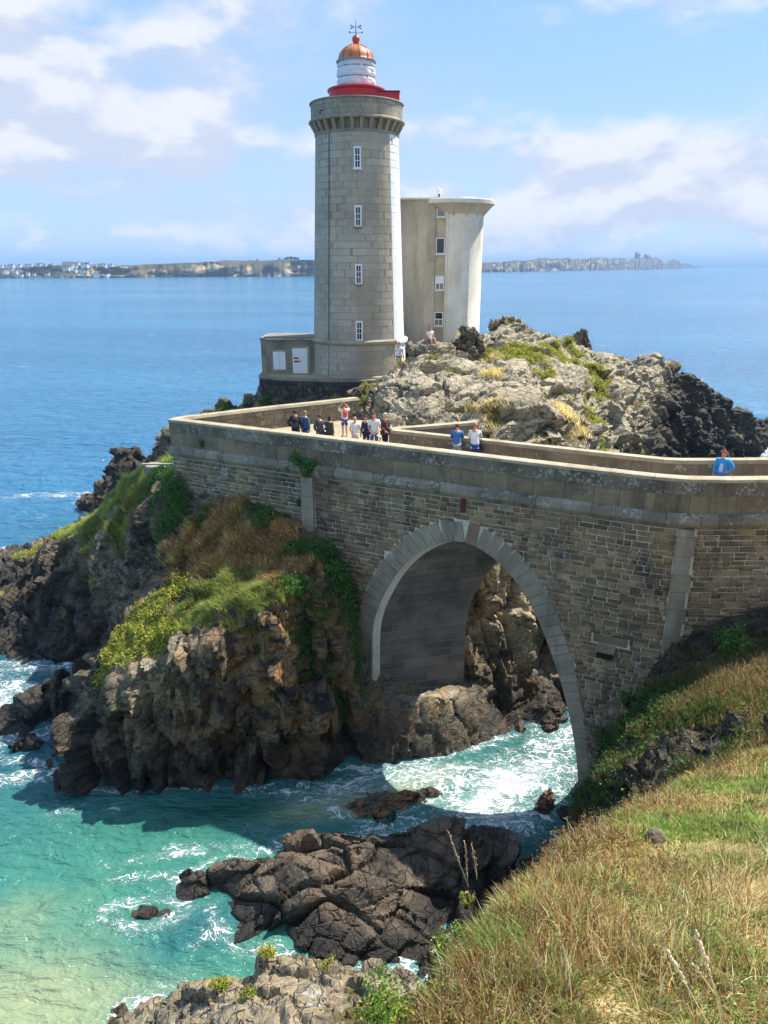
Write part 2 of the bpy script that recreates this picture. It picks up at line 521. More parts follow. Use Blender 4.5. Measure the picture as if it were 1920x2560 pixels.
def rock_mat(name, pal, soil=((58, 52, 30), (92, 84, 44), (122, 104, 62))):
    """pal: base, dark, pale, ochre, lichen.  zone attribute: r pale, g dark, b ochre, a vegetation soil"""
    m, T, p, o = new_mat(name)
    g = T.n('ShaderNodeNewGeometry')
    pos = g.outputs['Position']
    za = T.n('ShaderNodeAttribute', attribute_name='zone')
    zs = T.n('ShaderNodeSeparateColor', i_0=za.outputs['Color'])
    veg = za.outputs['Alpha']
    tilt = T.n('ShaderNodeMapping', i_0=pos)
    tilt.inputs['Rotation'].default_value = (0.5, 0.35, 0.4); tilt.inputs['Scale'].default_value = (1.0, 0.55, 1.9)
    n1 = T.noise(tilt, 0.9, 5, 0.62, 0.6)
    n2 = T.noise(pos, 3.2, 6, 0.68, 0.3)
    n3 = T.noise(pos, 12.0, 4, 0.7)
    c = T.mix(T.step(n1, 0.36, 0.62), pal[1], pal[0])
    mixn = T.math('ADD', T.math('MULTIPLY', n2, 0.4), T.math('MULTIPLY', n1, 0.6))
    c = T.mix(T.math('MULTIPLY', zs.outputs[0], T.step(mixn, 0.33, 0.50)), c, pal[2])
    c = T.mix(T.math('MULTIPLY', zs.outputs[2], T.step(n1, 0.40, 0.62)), c, pal[3])
    lich = T.step(T.math('ADD', n2, T.math('MULTIPLY', T.math('SUBTRACT', T.noise(pos, 0.6, 3), 0.5), 0.5)), 0.60, 0.66)
    up = T.n('ShaderNodeSeparateXYZ', i_0=g.outputs['Normal']).outputs[2]
    lich = T.math('MULTIPLY', T.math('MULTIPLY', lich, T.lin(zs.outputs[0], 0, 1, 0.25, 0.9)), T.math('SUBTRACT', 1.0, zs.outputs[1], clamp=True))
    c = T.mix(lich, c, pal[4])
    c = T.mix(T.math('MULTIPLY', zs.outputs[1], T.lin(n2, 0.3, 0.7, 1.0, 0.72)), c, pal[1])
    # fracture lines and grain
    cr = T.vor(T.vmath('ADD', tilt, T.vmath('MULTIPLY', T.n('ShaderNodeTexNoise', i_Vector=pos, i_Scale=1.5, i_Detail=4.0).outputs['Color'], (0.5, 0.5, 0.5))), 1.5, 'DISTANCE_TO_EDGE')
    crack = T.math('MULTIPLY', T.math('SUBTRACT', 1.0, T.step(cr, 0.0, 0.04)), T.math('SUBTRACT', 1.0, T.step(veg, 0.15, 0.4)))
    c = T.mix(T.math('MULTIPLY', crack, 0.45), c, (0.012, 0.011, 0.010))
    c = T.mix(1.0, c, T.ramp(n3, [(0.25, (0.62,) * 3), (0.75, (1.4,) * 3)]), 'MULTIPLY')
    vn = T.noise(pos, 2.4, 6, 0.65)
    soil = T.ramp(vn, [(0.30, lin_rgb(*soil[0])), (0.5, lin_rgb(*soil[1])), (0.7, lin_rgb(*soil[2]))])
    c = T.mix(T.step(T.math('ADD', veg, T.math('MULTIPLY', T.math('SUBTRACT', n2, 0.5), 0.9)), 0.35, 0.6), c, soil)
    T.set(p.inputs['Base Color'], c)
    T.set(p.inputs['Roughness'], T.lin(zs.outputs[1], 0, 1, 0.92, 0.55))
    p.inputs['Specular IOR Level'].default_value = 0.3
    h = T.math('ADD', T.math('MULTIPLY', n2, 0.7), T.math('MULTIPLY', n1, 0.9))
    h = T.math('ADD', h, T.math('MULTIPLY', n3, 0.22))
    h = T.math('SUBTRACT', h, T.math('MULTIPLY', crack, 0.35))
    T.set(p.inputs['Normal'], T.bump(h, 1.0, 0.24))
    return m


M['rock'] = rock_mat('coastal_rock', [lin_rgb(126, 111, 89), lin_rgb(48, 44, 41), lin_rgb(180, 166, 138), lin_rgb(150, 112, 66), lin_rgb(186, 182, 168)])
M['bank'] = rock_mat('bank_rock_and_soil', [lin_rgb(96, 86, 72), lin_rgb(32, 30, 29), lin_rgb(150, 138, 114), lin_rgb(120, 92, 58), lin_rgb(170, 166, 152)],
                     ((124, 110, 66), (168, 146, 96), (204, 178, 130)))
M['rock_brown'] = rock_mat('brown_sea_rock', [lin_rgb(112, 101, 86), lin_rgb(48, 44, 40), lin_rgb(122, 108, 90), lin_rgb(152, 106, 62), lin_rgb(150, 142, 128)])


def leaf_mat(name, trans=0.35, rough=0.55):
    m, T, p, o = new_mat(name)
    a = T.n('ShaderNodeAttribute', attribute_name='tint').outputs['Color']
    T.set(p.inputs['Base Color'], a)
    p.inputs['Roughness'].default_value = rough
    p.inputs['Specular IOR Level'].default_value = 0.25
    tr = T.n('ShaderNodeBsdfTranslucent', i_0=a)
    mx = T.n('ShaderNodeMixShader'); mx.inputs[0].default_value = trans
    T.t.links.new(p.outputs[0], mx.inputs[1]); T.t.links.new(tr.outputs[0], mx.inputs[2])
    T.t.links.new(mx.outputs[0], o.inputs[0])
    return m


M['leaf'] = leaf_mat('leaves')
M['grass'] = leaf_mat('grass_blades', 0.58, 0.6)

# ------------------------------------------------------------------ terrain
def tin_solid(pts, coast, zb=-3.0, ring=2.4):
    """closed solid under a triangulated surface; coast = closed outline at the waterline"""
    P = [tuple(map(float, p)) for p in pts]
    edges = []
    if coast:
        n = len(coast); base = len(P)
        P += [(x, y, -0.2) for x, y in coast]
        edges = [(base + i, base + (i + 1) % n) for i in range(n)]
        c = np.array(coast, float)
        area = 0.5 * np.sum(c[:, 0] * np.roll(c[:, 1], -1) - np.roll(c[:, 0], -1) * c[:, 1])
        s = 1 if area > 0 else -1
        for i in range(n):
            t = np.array(coast[(i + 1) % n]) - np.array(coast[i - 1]); t = t / (np.linalg.norm(t) + 1e-9)
            q = np.array(coast[i]) + ring * s * np.array([t[1], -t[0]])
            P.append((q[0], q[1], -1.9))
    v2, e2, f2, ov, oe, of = delaunay_2d_cdt([Vector(p[:2]) for p in P], edges, [], 0, 1e-4)
    V = []
    for i, v in enumerate(v2):
        if ov[i]:
            z = P[ov[i][0]][2]
        else:
            z = -0.2
        V.append((v.x, v.y, z))
    F = []
    for f in f2:
        a, b, c_ = [V[i] for i in f[:3]]
        F.append(tuple(f) if (b[0] - a[0]) * (c_[1] - a[1]) - (b[1] - a[1]) * (c_[0] - a[0]) > 0 else tuple(f[::-1]))
    cnt = {}
    for f in F:
        for i in range(len(f)):
            cnt[(f[i], f[(i + 1) % len(f)])] = 1
    nb = len(V)
    V2 = V + [(v[0], v[1], zb) for v in V]
    F2 = list(F) + [tuple(i + nb for i in f[::-1]) for f in F]
    for (a, b) in cnt:
        if (b, a) not in cnt:
            F2.append((b, a, a + nb, b + nb))
    return V2, F2


def remeshed(V, F, voxel, smooth=4):
    me = bpy.data.meshes.new('tmp'); me.from_pydata(V, [], F); me.update()
    o = bpy.data.objects.new('tmp', me); COL.objects.link(o)
    m = o.modifiers.new('r', 'REMESH'); m.mode = 'VOXEL'; m.voxel_size = voxel; m.adaptivity = 0
    if smooth:
        s = o.modifiers.new('s', 'SMOOTH'); s.factor = 0.5; s.iterations = smooth
    dg = bpy.context.evaluated_depsgraph_get()
    ev = o.evaluated_get(dg)
    me2 = bpy.data.meshes.new_from_object(ev)
    bpy.data.objects.remove(o); bpy.data.meshes.remove(me)
    return me2


def mesh_arrays(me):
    n = len(me.vertices)
    co = np.empty(n * 3, np.float32); me.vertices.foreach_get('co', co)
    no = np.empty(n * 3, np.float32); me.vertices.foreach_get('normal', no)
    q = np.empty(len(me.loops), np.int32); me.loops.foreach_get('vertex_index', q)
    ls = np.empty(len(me.polygons), np.int32); me.polygons.foreach_get('loop_start', ls)
    lt = np.empty(len(me.polygons), np.int32); me.polygons.foreach_get('loop_total', lt)
    quads = q[(ls[lt == 4][:, None] + np.arange(4))]
    tris = q[(ls[lt == 3][:, None] + np.arange(3))] if (lt == 3).any() else np.zeros((0, 3), np.int32)
    return co.reshape(-1, 3), no.reshape(-1, 3), quads, tris


def sstep(x, a, b):
    t = np.clip((x - a) / (b - a), 0, 1)
    return t * t * (3 - 2 * t)


def crag(co, no, amp, cell, rot, stretch, seed, octaves=2):
    """angular broken rock: tilted voronoi facets at falling sizes with open joints, then fine roughness"""
    R = rotm(*rot)
    d = np.zeros(len(co), np.float32)
    wob = np.stack([fbm(co * 0.35, 2, seed + 50 + k) for k in range(3)], 1) * 0.45
    a, c = amp, cell
    for o in range(octaves):
        q = ((co + wob * c * 0.6) @ R.T) / (np.array(stretch) * c)
        f1, f2, h = worley(q.astype(np.float32), seed + 10 * o)
        joint = 1 - sstep(f2 - f1, 0.0, 0.10)
        d += a * (h * 1.1 - 0.55 * joint)
        a *= 0.36; c *= 0.40
    d += amp * 0.18 * ridged((co @ R.T / np.array(stretch, np.float32)).astype(np.float32) * np.float32(0.8 / cell), 2, seed + 31)
    d += amp * 0.10 * fbm(co * np.float32(2.6 / cell), 3, seed + 37)
    return d


def terrain(name, pts, coast, voxel, dispf, zonef, mat, zcut=-1.3, smooth=4, keep=None, extra=None, sharp=32):
    V, F = tin_solid(pts, coast)
    if extra:
        for (ev, ef) in extra:
            b = len(V); V = V + ev; F = F + [tuple(i + b for i in f) for f in ef]
    me = remeshed(V, F, voxel, smooth)
    co, no, quads, tris = mesh_arrays(me)
    bpy.data.meshes.remove(me)
    ok = co[:, 2] > zcut - 1.0
    quads = quads[ok[quads].all(1)]
    if len(tris):
        tris = tris[ok[tris].all(1)]
    used = np.zeros(len(co), bool); used[quads.ravel()] = True
    if len(tris): used[tris.ravel()] = True
    mp = np.cumsum(used) - 1
    co = co[used]; no = no[used]; quads = mp[quads]; tris = mp[tris] if len(tris) else tris
    d = dispf(co, no)
    co2 = co + no * d[:, None]
    zone = zonef(co2, no)
    me = fast_mesh(name, co2, [quads, tris], {'zone': zone})
    me.polygons.foreach_set('use_smooth', np.ones(len(me.polygons), bool))
    me.set_sharp_from_angle(angle=math.radians(sharp))
    o = link(name, me, mat)
    tag(o, kind='structure')
    return o


def gauss(co, x, y, rx, ry=None):
    ry = ry or rx
    return np.exp(-((co[:, 0] - x) / rx) ** 2 - ((co[:, 1] - y) / ry) ** 2)


# bridge wall frame: A left corner of the front face, d along it, n into the bridge
WA = np.array([-10.42, 35.44]); WD = np.array([0.88942, -0.45710]); WN = np.array([0.45710, 0.88942])


def wsn(x, y):
    rx, ry = x - WA[0], y - WA[1]
    return rx * WD[0] + ry * WD[1], rx * WN[0] + ry * WN[1]


HEAD_COAST = [(-2.9, 27.8), (-5.4, 26.6), (-8.6, 26.6), (-11, 26.2), (-14, 27), (-15.2, 28.3), (-17.5, 28.7), (-18.2, 29.8), (-15.8, 30.3),
              (-15.9, 31), (-18.6, 31.5), (-18.9, 33.4), (-16.7, 35.5), (-18.5, 37.4), (-22, 37.4), (-26, 38.6), (-30, 41), (-34, 46), (-34, 52),
              (-30.5, 55), (-28.3, 55), (-24, 57), (-24.5, 60), (-28.5, 66.5), (-26, 70), (-19, 71), (-12, 73), (0, 79), (12, 88), (28, 99),
              (44, 105), (55, 104), (54, 98), (50, 92), (43, 85), (36, 74), (28, 61), (22, 51), (18, 44), (13.5, 38), (10.8, 34.6), (8.6, 32),
              (5.2, 30), (2.8, 28.7), (0.2, 28.1)]
HEAD_PTS = [
    # front cliff top edge and the grassy slope up to the bridge wall
    (-12.5, 29.6, 5.4), (-11.3, 27.6, 4.8), (-8.84, 27.3, 6.0), (-7.4, 27.2, 6.7), (-4.4, 27.3, 8.2), (-2.6, 28.1, 8.6), (-1.55, 29.4, 8.2),
    (-12.6, 28.3, 3.6), (-13.3, 30.5, 3.4),
    (-10.5, 33, 7.9), (-10.2, 34.2, 9.2), (-8, 34, 10.6), (-8.6, 31, 8.2), (-5.8, 31, 9.1), (-2.9, 30.4, 9.2), (-4.1, 31.9, 10.2),
    (-10.6, 35.1, 11.3), (-6.9, 33.3, 10.8), (-4.6, 32.1, 10.5), (-2.8, 31.2, 9.7), (-1.7, 30.5, 8.4), (-10.9, 35.6, 11.3),
    # under the arch
    (-0.95, 28.5, 1.4), (-0.85, 29.2, 2.2), (-0.8, 29.9, 2.3), (-0.5, 29.4, 2.4), (0.45, 29.3, 2.5), (2.0, 29.5, 2.8), (3.2, 29.9, 2.5), (4.6, 30.8, 1.8), (0.1, 30.2, 2.5), (-0.45, 30.3, 2.4), (1.85, 30.85, 2.4), (4.05, 31.4, 2.2), (1.5, 31.1, 2.6), (2.9, 31.6, 2.4),
    (4.4, 32.2, 2.2), (-1.3, 31.2, 7.4), (-0.3, 32.4, 8.2), (0.6, 33.3, 12.2),
    (5.1, 33.6, 7.6), (4.1, 33.7, 9.2), (3.2, 33.6, 11.2), (6.5, 34.1, 5.2), (8.4, 35.2, 2.4), (6.9, 33.1, 0.9), (5.1, 32.1, 1.8), (7.2, 35.6, 8.5),
    # gully and ledges to the left of the big cliff
    (-15, 33, 1.5), (-13.2, 33.6, 3.0), (-17, 29.3, 0.8), (-16.6, 32.2, 1.3), (-17.2, 33.2, 1.5), (-14.2, 30.6, 1.9), (-14.2, 34.4, 3.0), (-12.2, 34.6, 5.0),
    (-11.2, 34.4, 7.2), (-12.2, 36, 7.2),
    # left promontory
    (-11.6, 37.4, 10.4), (-12.1, 40, 10.8), (-14.2, 42, 9.7), (-16.8, 44, 7.4), (-20.8, 46, 5.2), (-24.3, 47, 3.2), (-26.5, 46.5, 2.0), (-18.4, 41.4, 4.6),
    (-21.5, 41.5, 2.8), (-24.5, 42.2, 1.9), (-12.6, 38.2, 8.8), (-13.6, 37.2, 5.4), (-16.2, 39, 4.4), (-15, 40.4, 7.6), (-22.5, 43.5, 3.8), (-19, 43.6, 6.0),
    (-20, 39, 1.2), (-24, 40, 1.0), (-29, 46, 1.6),
    (-13, 44, 9.4), (-14.6, 48, 8.2), (-15.6, 50.5, 9.4), (-17, 53, 8.0), (-19, 49, 4.6), (-22, 52, 2.2), (-27.8, 50, 1.7), (-19.6, 57, 6.0), (-21.2, 60, 7.0),
    (-20.4, 58.5, 7.0), (-24.4, 63, 3.4), (-18.5, 62, 5.0), (-26.6, 66, 1.0),
    # behind the courtyard wall
    (-10.6, 37.4, 11.2), (-8.2, 39.8, 11.6), (-5, 43.4, 12.2), (-2.4, 44.4, 12.8), (-7, 46, 12.2), (-12, 48, 12.5), (-10.6, 49.6, 13.2), (-9, 50, 13.0), (-11, 52, 12.2),
    # courtyard fill
    (-9, 35.9, 12.5), (-5.2, 36.4, 12.7), (-2.2, 38.2, 12.8), (-0.2, 35.2, 12.8), (-1.9, 41.0, 12.9), (-5, 38.6, 12.7), (-2.5, 34.2, 12.4), (-0.8, 32.9, 11.5),
    # pale outcrop right of the lighthouse
    (1, 34.6, 12.9), (4.4, 35.1, 12.8), (8.6, 36.6, 12.0), (12.3, 41, 10.5),
    (0, 39.2, 13.1), (-1.2, 42.2, 13.5), (-1.3, 44.6, 14.2), (0.7, 46.2, 14.9), (0.2, 45.0, 14.6), (1.3, 45.0, 15.2), (1.0, 42.0, 15.4), (2.8, 40.6, 15.3), (2.2, 38.2, 13.3), (4.6, 37.2, 13.5),
    (5, 39.4, 14.8), (7, 42, 15.9), (8.8, 38.2, 14.0), (5, 44, 16.2), (2.8, 45.2, 16.9), (4.9, 47.2, 16.7), (9.5, 52, 17.4), (7.4, 50, 16.7),
    (12, 49.4, 16.6), (13.5, 48, 15.7), (15.9, 55.5, 15.2), (11, 44, 15.3), (12, 42, 13.0), (15.0, 47.6, 14.0), (16.8, 47, 10.5), (9.6, 46, 16.2), (18.4, 52, 11.6),
    # lighthouse platform
    (-8.2, 50, 13.9), (-5, 48.6, 13.9), (-2, 48.6, 14.0), (0.9, 48.6, 14.3), (1.8, 50.5, 14.5), (1, 54, 14.6), (-8, 55, 13.6), (-4, 56.5, 13.8), (3.0, 53, 15.6),
    (4.6, 54.4, 16.4), (8, 55.6, 16.6), (2, 58, 15.5), (6, 60, 15.8), (10, 60, 14.6),
    (0, 66, 8), (-10, 62, 7.5), (10, 72, 9), (20, 80, 8), (35, 92, 6),
    # dark headland far right
    (17.5, 58, 14.6), (21, 63, 13.6), (25.4, 70, 13.2), (28, 72.5, 12.2), (30.7, 75, 10.6), (36, 80, 7.9), (41.2, 85, 5.0), (45.5, 90, 3.0), (50, 96, 1.6),
    (24, 59, 6.0), (28.5, 66, 6.8), (34, 75, 4.8), (20.5, 52, 5.2), (39, 81, 2.8),
]

VEG = [  # x, y, rx, ry, kind, weight on the headland
    (-8.3, 32.2, 1.9, 1.7, 'dry', 1.2), (-6.0, 31.0, 2.2, 1.5, 'dry', 1.0), (-4.2, 29.6, 2.0, 1.2, 'dry', 0.9), (-6.8, 29.4, 2.2, 1.2, 'olive', 1.2), (-5.0, 28.2, 1.6, 0.8, 'olive', 1.0),
    (-3.2, 30.6, 1.6, 1.0, 'green', 0.9), (-1.9, 29.7, 0.8, 0.9, 'green', 1.3), (-5.6, 32.5, 1.2, 0.7, 'green', 0.9), (-8.9, 33.6, 1.2, 0.8, 'green', 0.8),
    (-10.4, 34.6, 0.8, 0.7, 'green', 1.0), (-11.4, 36.6, 0.9, 1.2, 'green', 1.1), (-3.6, 28.4, 1.2, 0.5, 'green', 0.9),
    (-11.2, 29.3, 1.4, 0.9, 'lime', 1.5), (-9.8, 28.7, 1.2, 0.7, 'lime', 1.4), (-9.6, 30.3, 1.2, 0.8, 'lime', 0.8), (-12.3, 30.0, 0.6, 0.5, 'lime', 1.0),
    (-13.6, 41.0, 2.0, 1.9, 'olive', 1.3), (-15.6, 42.8, 2.1, 1.6, 'olive', 1.3), (-18.2, 44.4, 2.2, 1.4, 'olive', 1.2), (-12.4, 39.0, 1.1, 1.3, 'green', 0.9),
    (-21.0, 45.6, 1.7, 0.9, 'lime', 0.8), (-23.5, 46.2, 1.4, 0.8, 'lime', 0.6), (-16.6, 42.0, 1.0, 0.8, 'green', 0.6), (-14.4, 40.2, 0.8, 0.8, 'dry', 0.7),
    (-10.6, 49.4, 1.0, 0.8, 'green', 0.6), (-9.4, 49.2, 0.7, 0.5, 'lime', 0.8), (-7.6, 48.4, 0.8, 0.5, 'green', 0.8),
    (-0.7, 45.0, 0.6, 0.5, 'lime', 1.3), (-1.1, 43.6, 0.5, 0.6, 'lime', 0.9), (7.8, 45.6, 1.7, 1.1, 'lime', 1.4), (9.4, 43.2, 0.9, 0.7, 'lime', 0.8), (6.0, 42.0, 0.8, 0.5, 'straw', 0.7), (12.6, 49.0, 1.0, 0.9, 'lime', 0.9), (6.6, 44.9, 0.8, 0.6, 'straw', 0.8),
    (10.9, 47.2, 1.3, 0.9, 'lime', 1.2), (13.4, 46.6, 0.8, 1.2, 'lime', 0.9), (12.0, 46.0, 0.9, 0.7, 'straw', 0.6), (10.3, 40.6, 1.2, 0.9, 'straw', 1.1), (12.6, 42.6, 1.0, 0.9, 'lime', 0.8), (5.6, 38.4, 0.7, 0.5, 'straw', 0.9),
    (11.6, 42.0, 0.9, 0.6, 'lime', 0.5), (1.6, 37.6, 0.4, 0.3, 'green', 0.7), (13.0, 45.2, 0.8, 0.8, 'lime', 0.5), (8.0, 38.0, 0.7, 0.4, 'straw', 0.5),
    (14.2, 49.5, 0.8, 0.7, 'lime', 0.4), (2.8, 43.8, 0.4, 0.3, 'lime', 0.6),
]


def veg_weight(co):
    v = np.zeros(len(co), np.float32)
    for x, y, rx, ry, k, wt in VEG:
        v = np.maximum(v, wt * gauss(co, x, y, rx, ry))
    return v


def head_disp(co, no):
    s, o = wsn(co[:, 0], co[:, 1])
    bridge = (s > -0.6) & (s < 25) & (o > -0.7) & (o < 3.6)
    court = (co[:, 1] > 35) & (co[:, 1] < 41) & (co[:, 0] > -10) & (co[:, 0] < 0.2)
    quiet = np.where((s > 9.3) & (s < 21) & (o > -2.2) & (o < 0), 0.45, 1.0)
    quiet = np.where(bridge | court, 0.18, quiet)
    plat = (np.hypot(co[:, 0] + 2.5, co[:, 1] - 51) < 4.6) | ((co[:, 0] < -1) & (co[:, 0] > -8.6) & (abs(co[:, 1] - 51) < 3.0))
    quiet = np.where(plat, 0.05, quiet)
    v = np.clip(veg_weight(co), 0, 1)
    cliff = 1 - sstep(no[:, 2], 0.35, 0.8)
    amp = (0.55 + 0.5 * cliff) * quiet * (1 - 0.7 * v)
    d1 = crag(co, no, 0.80, 1.9, (0.22, 0.14, 0.5), (0.7, 0.8, 2.8), 3, 3)          # upright joints on the cliffs
    far = sstep(co[:, 0], 0.0, 3.0) * sstep(co[:, 1], 33.5, 36.0)
    d2 = crag(co, no, 0.66, 2.6, (0.35, 0.70, 0.35), (3.2, 0.9, 0.5), 23, 3)           # slanting beds on the outcrop
    blk = sstep(co[:, 0] - 0.42 * (co[:, 1] - 45), 14.5, 17.0)
    far = far * (1 - blk)
    d = d1 * (1 - far) * (1 + 0.35 * blk) + d2 * far
    big = 0.45 * fbm(co * 0.22, 2, 90) * quiet * quiet
    r = d * amp + big
    r = np.where(co[:, 2] < -0.5, r * 0.4, r)
    return r


def head_zone(co, no):
    z = np.zeros((len(co), 4), np.float32)
    x, y, h = co[:, 0], co[:, 1], co[:, 2]
    nz = fbm(co * 0.35, 3, 5)
    outc = sstep(x, -1.8, 0.4) * sstep(y, 34.0, 36.5) * (1 - sstep(x - 0.42 * (y - 45), 15.0, 17.5)) * sstep(h, 7.0, 11.0)
    arch_back = sstep(y - 0.35 * x, 30.6, 31.6) * sstep(x, 3.2, 4.8) * (1 - sstep(y, 35.5, 37)) * 0.95
    under = gauss(co, 2.8, 29.6, 3.2, 1.6) * 0.85
    front_lich = gauss(co, -9.5, 27.6, 2.0, 1.4) * sstep(h, 3.2, 4.6) * 0.75
    left = sstep(h, 2.0, 4.5) * (x < -14) * (y < 50) * 0.45
    back = (x < -6) * (y > 45) * 0.25
    z[:, 0] = np.clip(np.maximum.reduce([outc, arch_back, under, front_lich, left, back + 0 * x]) + 0.10 * nz, 0, 1)
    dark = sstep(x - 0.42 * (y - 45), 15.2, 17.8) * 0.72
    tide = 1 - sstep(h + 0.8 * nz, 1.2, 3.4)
    shade = np.maximum((x < -12.5) * (y < 47) * (1 - sstep(h + 0.35 * (x + 20), 3.0, 7.5)) * 0.88, (1 - sstep(x, -7.5, -4.0)) * (y < 32) * (1 - sstep(h + nz, 1.6, 3.6)) * 0.5)  # black rock together with the shade on it, put into the colour
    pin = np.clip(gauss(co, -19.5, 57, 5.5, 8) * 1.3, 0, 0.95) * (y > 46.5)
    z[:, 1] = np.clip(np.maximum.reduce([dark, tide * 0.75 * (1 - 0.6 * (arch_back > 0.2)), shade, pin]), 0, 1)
    z[:, 2] = np.clip(gauss(co, -3.6, 28.2, 4.0, 2.2) * 1.4 + gauss(co, 4, 30.0, 3.0, 2.0) * 0.4 + 0.3 * nz + 0.14, 0, 1) * (1 - outc * 0.75)
    z[:, 3] = np.clip(veg_weight(co), 0, 1) * sstep(no[:, 2], 0.2, 0.5)
    return z


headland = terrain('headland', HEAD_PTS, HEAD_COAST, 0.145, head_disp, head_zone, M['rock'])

# ---- mainland: the grassy slope in the foreground and the bank below the wall on the right
MAIN_COAST = [(8.8, 26.9), (8.0, 25.2), (7.3, 24.2), (6.6, 22.8), (5.2, 21.4), (3.6, 19.6), (2.2, 18.0), (0.8, 16.6), (-0.6, 15.6), (-1.6, 14.0), (-2.4, 11.5),
              (-4.2, 8), (-6, 3), (-8, -4), (-14, -12), (-20, -25), (60, -25), (62, 42), (45, 37), (30, 33), (20, 31.2), (14, 30.4), (10.2, 29.4)]
MAIN_PTS = [
    (0.45, 3.2, 17.35), (1.05, 4.8, 16.45), (1.95, 6.6, 15.45), (3.4, 8.6, 14.15), (5.4, 11.0, 12.8), (7.8, 12.9, 11.95), (10.5, 14.6, 11.7), (13.5, 16, 11.5),
    (2.5, 2.5, 17.8), (4, 5, 16.5), (6, 8, 14.9), (9, 10, 13.9), (13, 12, 13.2), (20, 12, 14), (8, 4, 17.2), (14, 5, 17), (30, 8, 17),
    (0.3, 0, 19.4), (-0.8, 0.5, 18.6), (-2, -2, 19.6), (4, -1, 19.8), (10, -3, 20), (30, -6, 20.5), (-5, -6, 17), (0, -10, 20.5), (30, -20, 21), (-3, -3, 17.5), (-6, -8, 12),
    (-0.5, 3.4, 14.5), (0.2, 5.4, 13.0), (0.6, 7.6, 11.0), (1.8, 9.4, 9.2), (3.6, 11.6, 7.4), (5.6, 14.4, 6.6), (2.6, 12.8, 4.0), (1.0, 11.0, 5.6), (-0.4, 8.5, 9.0),
    (-2.5, 4, 9.0), (-3.2, 6.5, 5.5), (-1.2, 9.5, 6.4), (-0.4, 12.5, 2.6), (3.2, 16, 2.2),
    # dip and dark bank in front of the wall
    (7.4, 15.2, 8.4), (9.8, 16.8, 9.2), (6.4, 17.8, 5.5), (8.0, 17.2, 7.7), (7.6, 21.9, 3.4), (6.8, 20, 4.2), (8.6, 21, 6.9), (11, 21, 8.2), (14, 20, 9.4), (9.6, 17.4, 9.3),
    (10.4, 19.2, 8.6), (12.6, 17.6, 10.2), (18, 18, 11.2), (26, 18, 12.5), (7.6, 19.4, 6.2), (7.8, 23.6, 1.6),
    (8.95, 26.0, 1.0), (9.0, 25.4, 2.6), (9.1, 24.8, 4.6), (10.4, 24.2, 6.6), (12.6, 24.3, 7.8), (14.2, 24.3, 8.3), (20, 23.6, 9.6), (30, 23, 11.5),
    (10.2, 26.4, 8.0), (12.4, 26, 12.3), (14, 26, 12.7), (18, 26.2, 12.8), (30, 26.6, 12.8), (9.4, 27.6, 2.0), (11.6, 28.3, 3.5), (14, 28.8, 8), (20, 29.0, 11), (34, 30, 12), (50, 33, 13), (50, 0, 20),
]


def main_rock(co, no):
    a = gauss(co, 7.6, 18.4, 2.2, 1.9) * 1.2 + gauss(co, 7.1, 22.2, 1.3, 1.6) * 0.9 + gauss(co, 9.2, 18.6, 1.6, 0.9)
    st = 1 - sstep(no[:, 2], 0.45, 0.72)
    low = 1 - sstep(co[:, 2], 2.5, 5.0)
    return np.clip(np.maximum(np.maximum(a, low), st * (co[:, 1] > 14) * 0.9), 0, 1)


def main_disp(co, no):
    s, o = wsn(co[:, 0], co[:, 1])
    near = (s > 20) & (s < 23.6) & (o > -0.5) | (co[:, 1] > 24.0) & (co[:, 1] < 28.5) & (co[:, 0] > 10.0)
    q = np.where(near, 0.12, 1.0)
    r = main_rock(co, no)
    d = crag(co, no, 0.55, 1.3, (0.3, 0.4, 0.2), (1.0, 1.0, 1.4), 43, 3) * r * q
    hump = 0.10 * fbm(co * 0.7, 3, 61) * q
    return d + hump * (1 - r)


def main_zone(co, no):
    z = np.zeros((len(co), 4), np.float32)
    r = main_rock(co, no)
    z[:, 0] = 0.15
    z[:, 1] = np.clip(r * 0.55 * (co[:, 1] > 15) + (1 - sstep(co[:, 2], 0.8, 2.4)), 0, 1)
    z[:, 2] = 0.3
    z[:, 3] = 1 - r
    return z


hillside = terrain('hillside', MAIN_PTS, MAIN_COAST, 0.17, main_disp, main_zone, M['bank'])

# ---- free-standing rocks in the cove
STACK_COAST = [(-7.6, 21.4), (-7.3, 20.8), (-6.2, 20.4), (-5.4, 19.2), (-4.8, 18.7), (-3.0, 18.4), (-1.2, 17.9), (0.8, 17.7), (2.0, 17.9), (2.8, 18.8), (3.4, 20.0), (4.6, 21.6),
               (5.0, 22.8), (4.2, 23.4), (2.6, 23.6), (1.2, 23.4), (0.2, 23.0), (-1.4, 23.8), (-3.2, 23.8), (-4.6, 23.0), (-6.4, 22.6)]
STACK_PTS = [(a, b, c * 0.82) for a, b, c in [(1.7, 18.7, 0.7), (0.4, 18.5, 0.6), (-3.2, 22.6, 1.6), (-1.5, 22.2, 2.4), (0.2, 22.0, 2.2), (2.2, 22.2, 2.6), (3.5, 21.7, 2.2), (4.3, 22.2, 1.3), (-5.8, 21.5, 1.1), (-6.9, 21.2, 0.7), (-2.0, 19.7, 1.3),
             (-4.4, 19.6, 0.7), (0.3, 20.2, 1.7), (0.8, 19.5, 0.8), (-0.4, 21.0, 2.1), (-2.6, 21.2, 1.7), (-4.4, 21.4, 1.4), (-3.6, 20.2, 1.2), (-1.0, 19.2, 1.1), (1.6, 20.6, 1.0),
             (2.6, 20.8, 1.3), (-2.8, 19.0, 0.7), (1.0, 21.2, 1.5)]]


